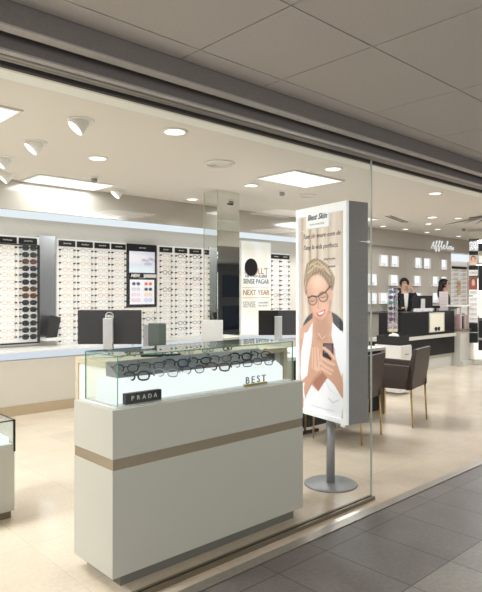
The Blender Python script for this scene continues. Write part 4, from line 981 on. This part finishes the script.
def person(label, loc, rz, la, ra, height=1.0, long_hair=False, shirt=True):
    """local: faces -y, feet at z=0. la/ra = (elbow, wrist) positions"""
    t = thing('person', label, 'person', loc, rz)
    def hand(side, wr, el):
        d = (Vector(wr)-Vector(el)).normalized(); up = Vector((0, 0, 1)) if abs(d.z) < .8 else Vector((0, -1, 0)); s = d.cross(up).normalized(); ch = []
        palm = Vector(wr)+d*.055
        ch.append([('wr'+side, wr, .022), ('pa'+side, tuple(palm), (.030, .018))])
        for k, (off, ln) in enumerate(((-.027, .062), (-.009, .074), (.009, .070), (.027, .056))):
            b = palm+s*off+d*.022
            ch.append([('pa'+side, tuple(palm), .03), ('f%d%s' % (k, side), tuple(b), .0095), ('g%d%s' % (k, side), tuple(b+d*ln*.5+up*-.004), .0085), ('h%d%s' % (k, side), tuple(b+d*ln-up*.014), .007)])
        ch.append([('pa'+side, tuple(palm), .03), ('t0'+side, tuple(palm-s*.034-d*.012), .011), ('t1'+side, tuple(palm-s*.055+d*.022), .009)])
        return ch
    body = [[('pel', (0, 0, .95), (.15, .10)), ('wai', (0, 0, 1.10), (.125, .09)), ('che', (0, .0, 1.28), (.15, .105)), ('nb', (0, .01, 1.43), (.07, .06)), ('nk', (0, 0, 1.50), .05), ('jaw', (0, -.015, 1.57), (.062, .075)), ('hd', (0, .0, 1.635), (.076, .092)), ('cr', (0, .008, 1.70), (.055, .065))]]
    body += [[('jaw', (0, -.015, 1.57), .06), ('chn', (0, -.075, 1.545), .022)], [('hd', (0, 0, 1.635), .07), ('nos', (0, -.098, 1.62), .013)]]
    for s, n, (e, w_) in ((-1, 'L', la), (1, 'R', ra)):
        body.append([('nb', (0, .01, 1.43), .07), ('sh'+n, (s*.165, .0, 1.40), .052), ('el'+n, e, .038), ('wr'+n, w_, .024)]); body += hand(n, w_, e)
        body.append([('pel', (0, 0, .95), .15), ('hp'+n, (s*.09, 0, .88), .085), ('kn'+n, (s*.10, -.01, .48), .055), ('an'+n, (s*.10, .01, .08), .036), ('to'+n, (s*.11, -.13, .035), .032)])
    skinned('body', body, M['skin'], t)
    jk = [[('pel', (0, 0, .93), (.175, .125)), ('wai', (0, 0, 1.10), (.145, .11)), ('che', (0, .0, 1.28), (.17, .125)), ('nb', (0, .015, 1.41), (.09, .075))]]
    for s, n, (e, w_) in ((-1, 'L', la), (1, 'R', ra)):
        wv = Vector(e).lerp(Vector(w_), .88); jk.append([('nb', (0, .015, 1.41), .09), ('sh'+n, (s*.165, .0, 1.395), .066), ('el'+n, e, .052), ('cu'+n, tuple(wv), .038)])
    skinned('jacket', jk, M['suit'], t)
    tr = []
    for s, n in ((-1, 'L'), (1, 'R')): tr.append([('pel', (0, 0, .95), (.165, .115)), ('hp'+n, (s*.09, 0, .86), .10), ('kn'+n, (s*.10, -.01, .48), .07), ('an'+n, (s*.10, .01, .09), .055)])
    skinned('trousers', tr, M['suit'], t)
    for s in (-1, 1):
        bm = NB(); prism(bm, [(s*.055, -.17), (s*.155, -.17), (s*.155, .06), (s*.055, .06)], 'z', 0, .06); obj('shoe', bm, M['black'], t, .015)
    if shirt:
        bm = NB(); prism(bm, [(-.045, 1.44), (.045, 1.44), (.03, 1.2), (.0, 1.08), (-.03, 1.2)], 'y', -.145, -.11); obj('shirt_front', bm, M['shirt'], t, .01)
    bm = NB(); bmesh.ops.create_icosphere(bm, subdivisions=4, radius=1)
    for v in bm.verts:
        x, y, z = v.co; fr = max(0, -y)
        v.co = Vector((x*.094, .02+y*.112, 1.655+z*.108))
        if y < -.25 and z < .45: v.co.y = .02-.028-.02*(z+1)
        if y < -.1 and z < .2: v.co.x *= 1.02
    obj('hair', bm, M['hair'], t)
    if long_hair:
        skinned('hair_tail', [[('a', (0, .06, 1.68), (.085, .06)), ('b', (0, .09, 1.58), (.10, .055)), ('c', (0, .11, 1.46), (.10, .05)), ('d', (0, .12, 1.34), (.07, .03))]], M['hair'], t)
    for s in (-1, 1):
        bm = NB(); bmesh.ops.create_icosphere(bm, subdivisions=2, radius=.011); bmesh.ops.translate(bm, verts=bm.verts[:], vec=(s*.031, -.084, 1.642)); obj('eye', bm, M['black'], t)
        bm = NB(); box(bm, s*.031-.02, s*.031+.02, -.097, -.082, 1.662, 1.669); obj('eyebrow', bm, M['hair'], t)
        bm = NB(); bmesh.ops.create_icosphere(bm, subdivisions=2, radius=.024)
        for v in bm.verts: v.co.x *= .4; v.co.y *= .6; v.co += Vector((s*.083, .005, 1.62))
        obj('ear', bm, M['skin'], t)
    bm = NB(); bmesh.ops.create_icosphere(bm, subdivisions=2, radius=.02)
    for v in bm.verts: v.co.x *= 1.1; v.co.y *= .5; v.co.z *= .35; v.co += Vector((0, -.088, 1.578))
    obj('mouth', bm, M['lip'], t)
    return t
p1 = person('person in dark jacket and white shirt behind reception desk, hand raised to the ear', (10.39, 6.30, 0), R(-43), ((-.24, -.04, 1.12), (-.13, -.24, 1.15)), ((.27, -.10, 1.24), (.135, -.12, 1.50)))
p2 = person('dark-haired woman in black turned sideways behind the right end of reception desk', (11.72, 6.13, 0), R(38), ((-.23, -.03, 1.13), (-.18, -.26, 1.16)), ((.23, -.05, 1.13), (.17, -.27, 1.16)), long_hair=True, shirt=False)
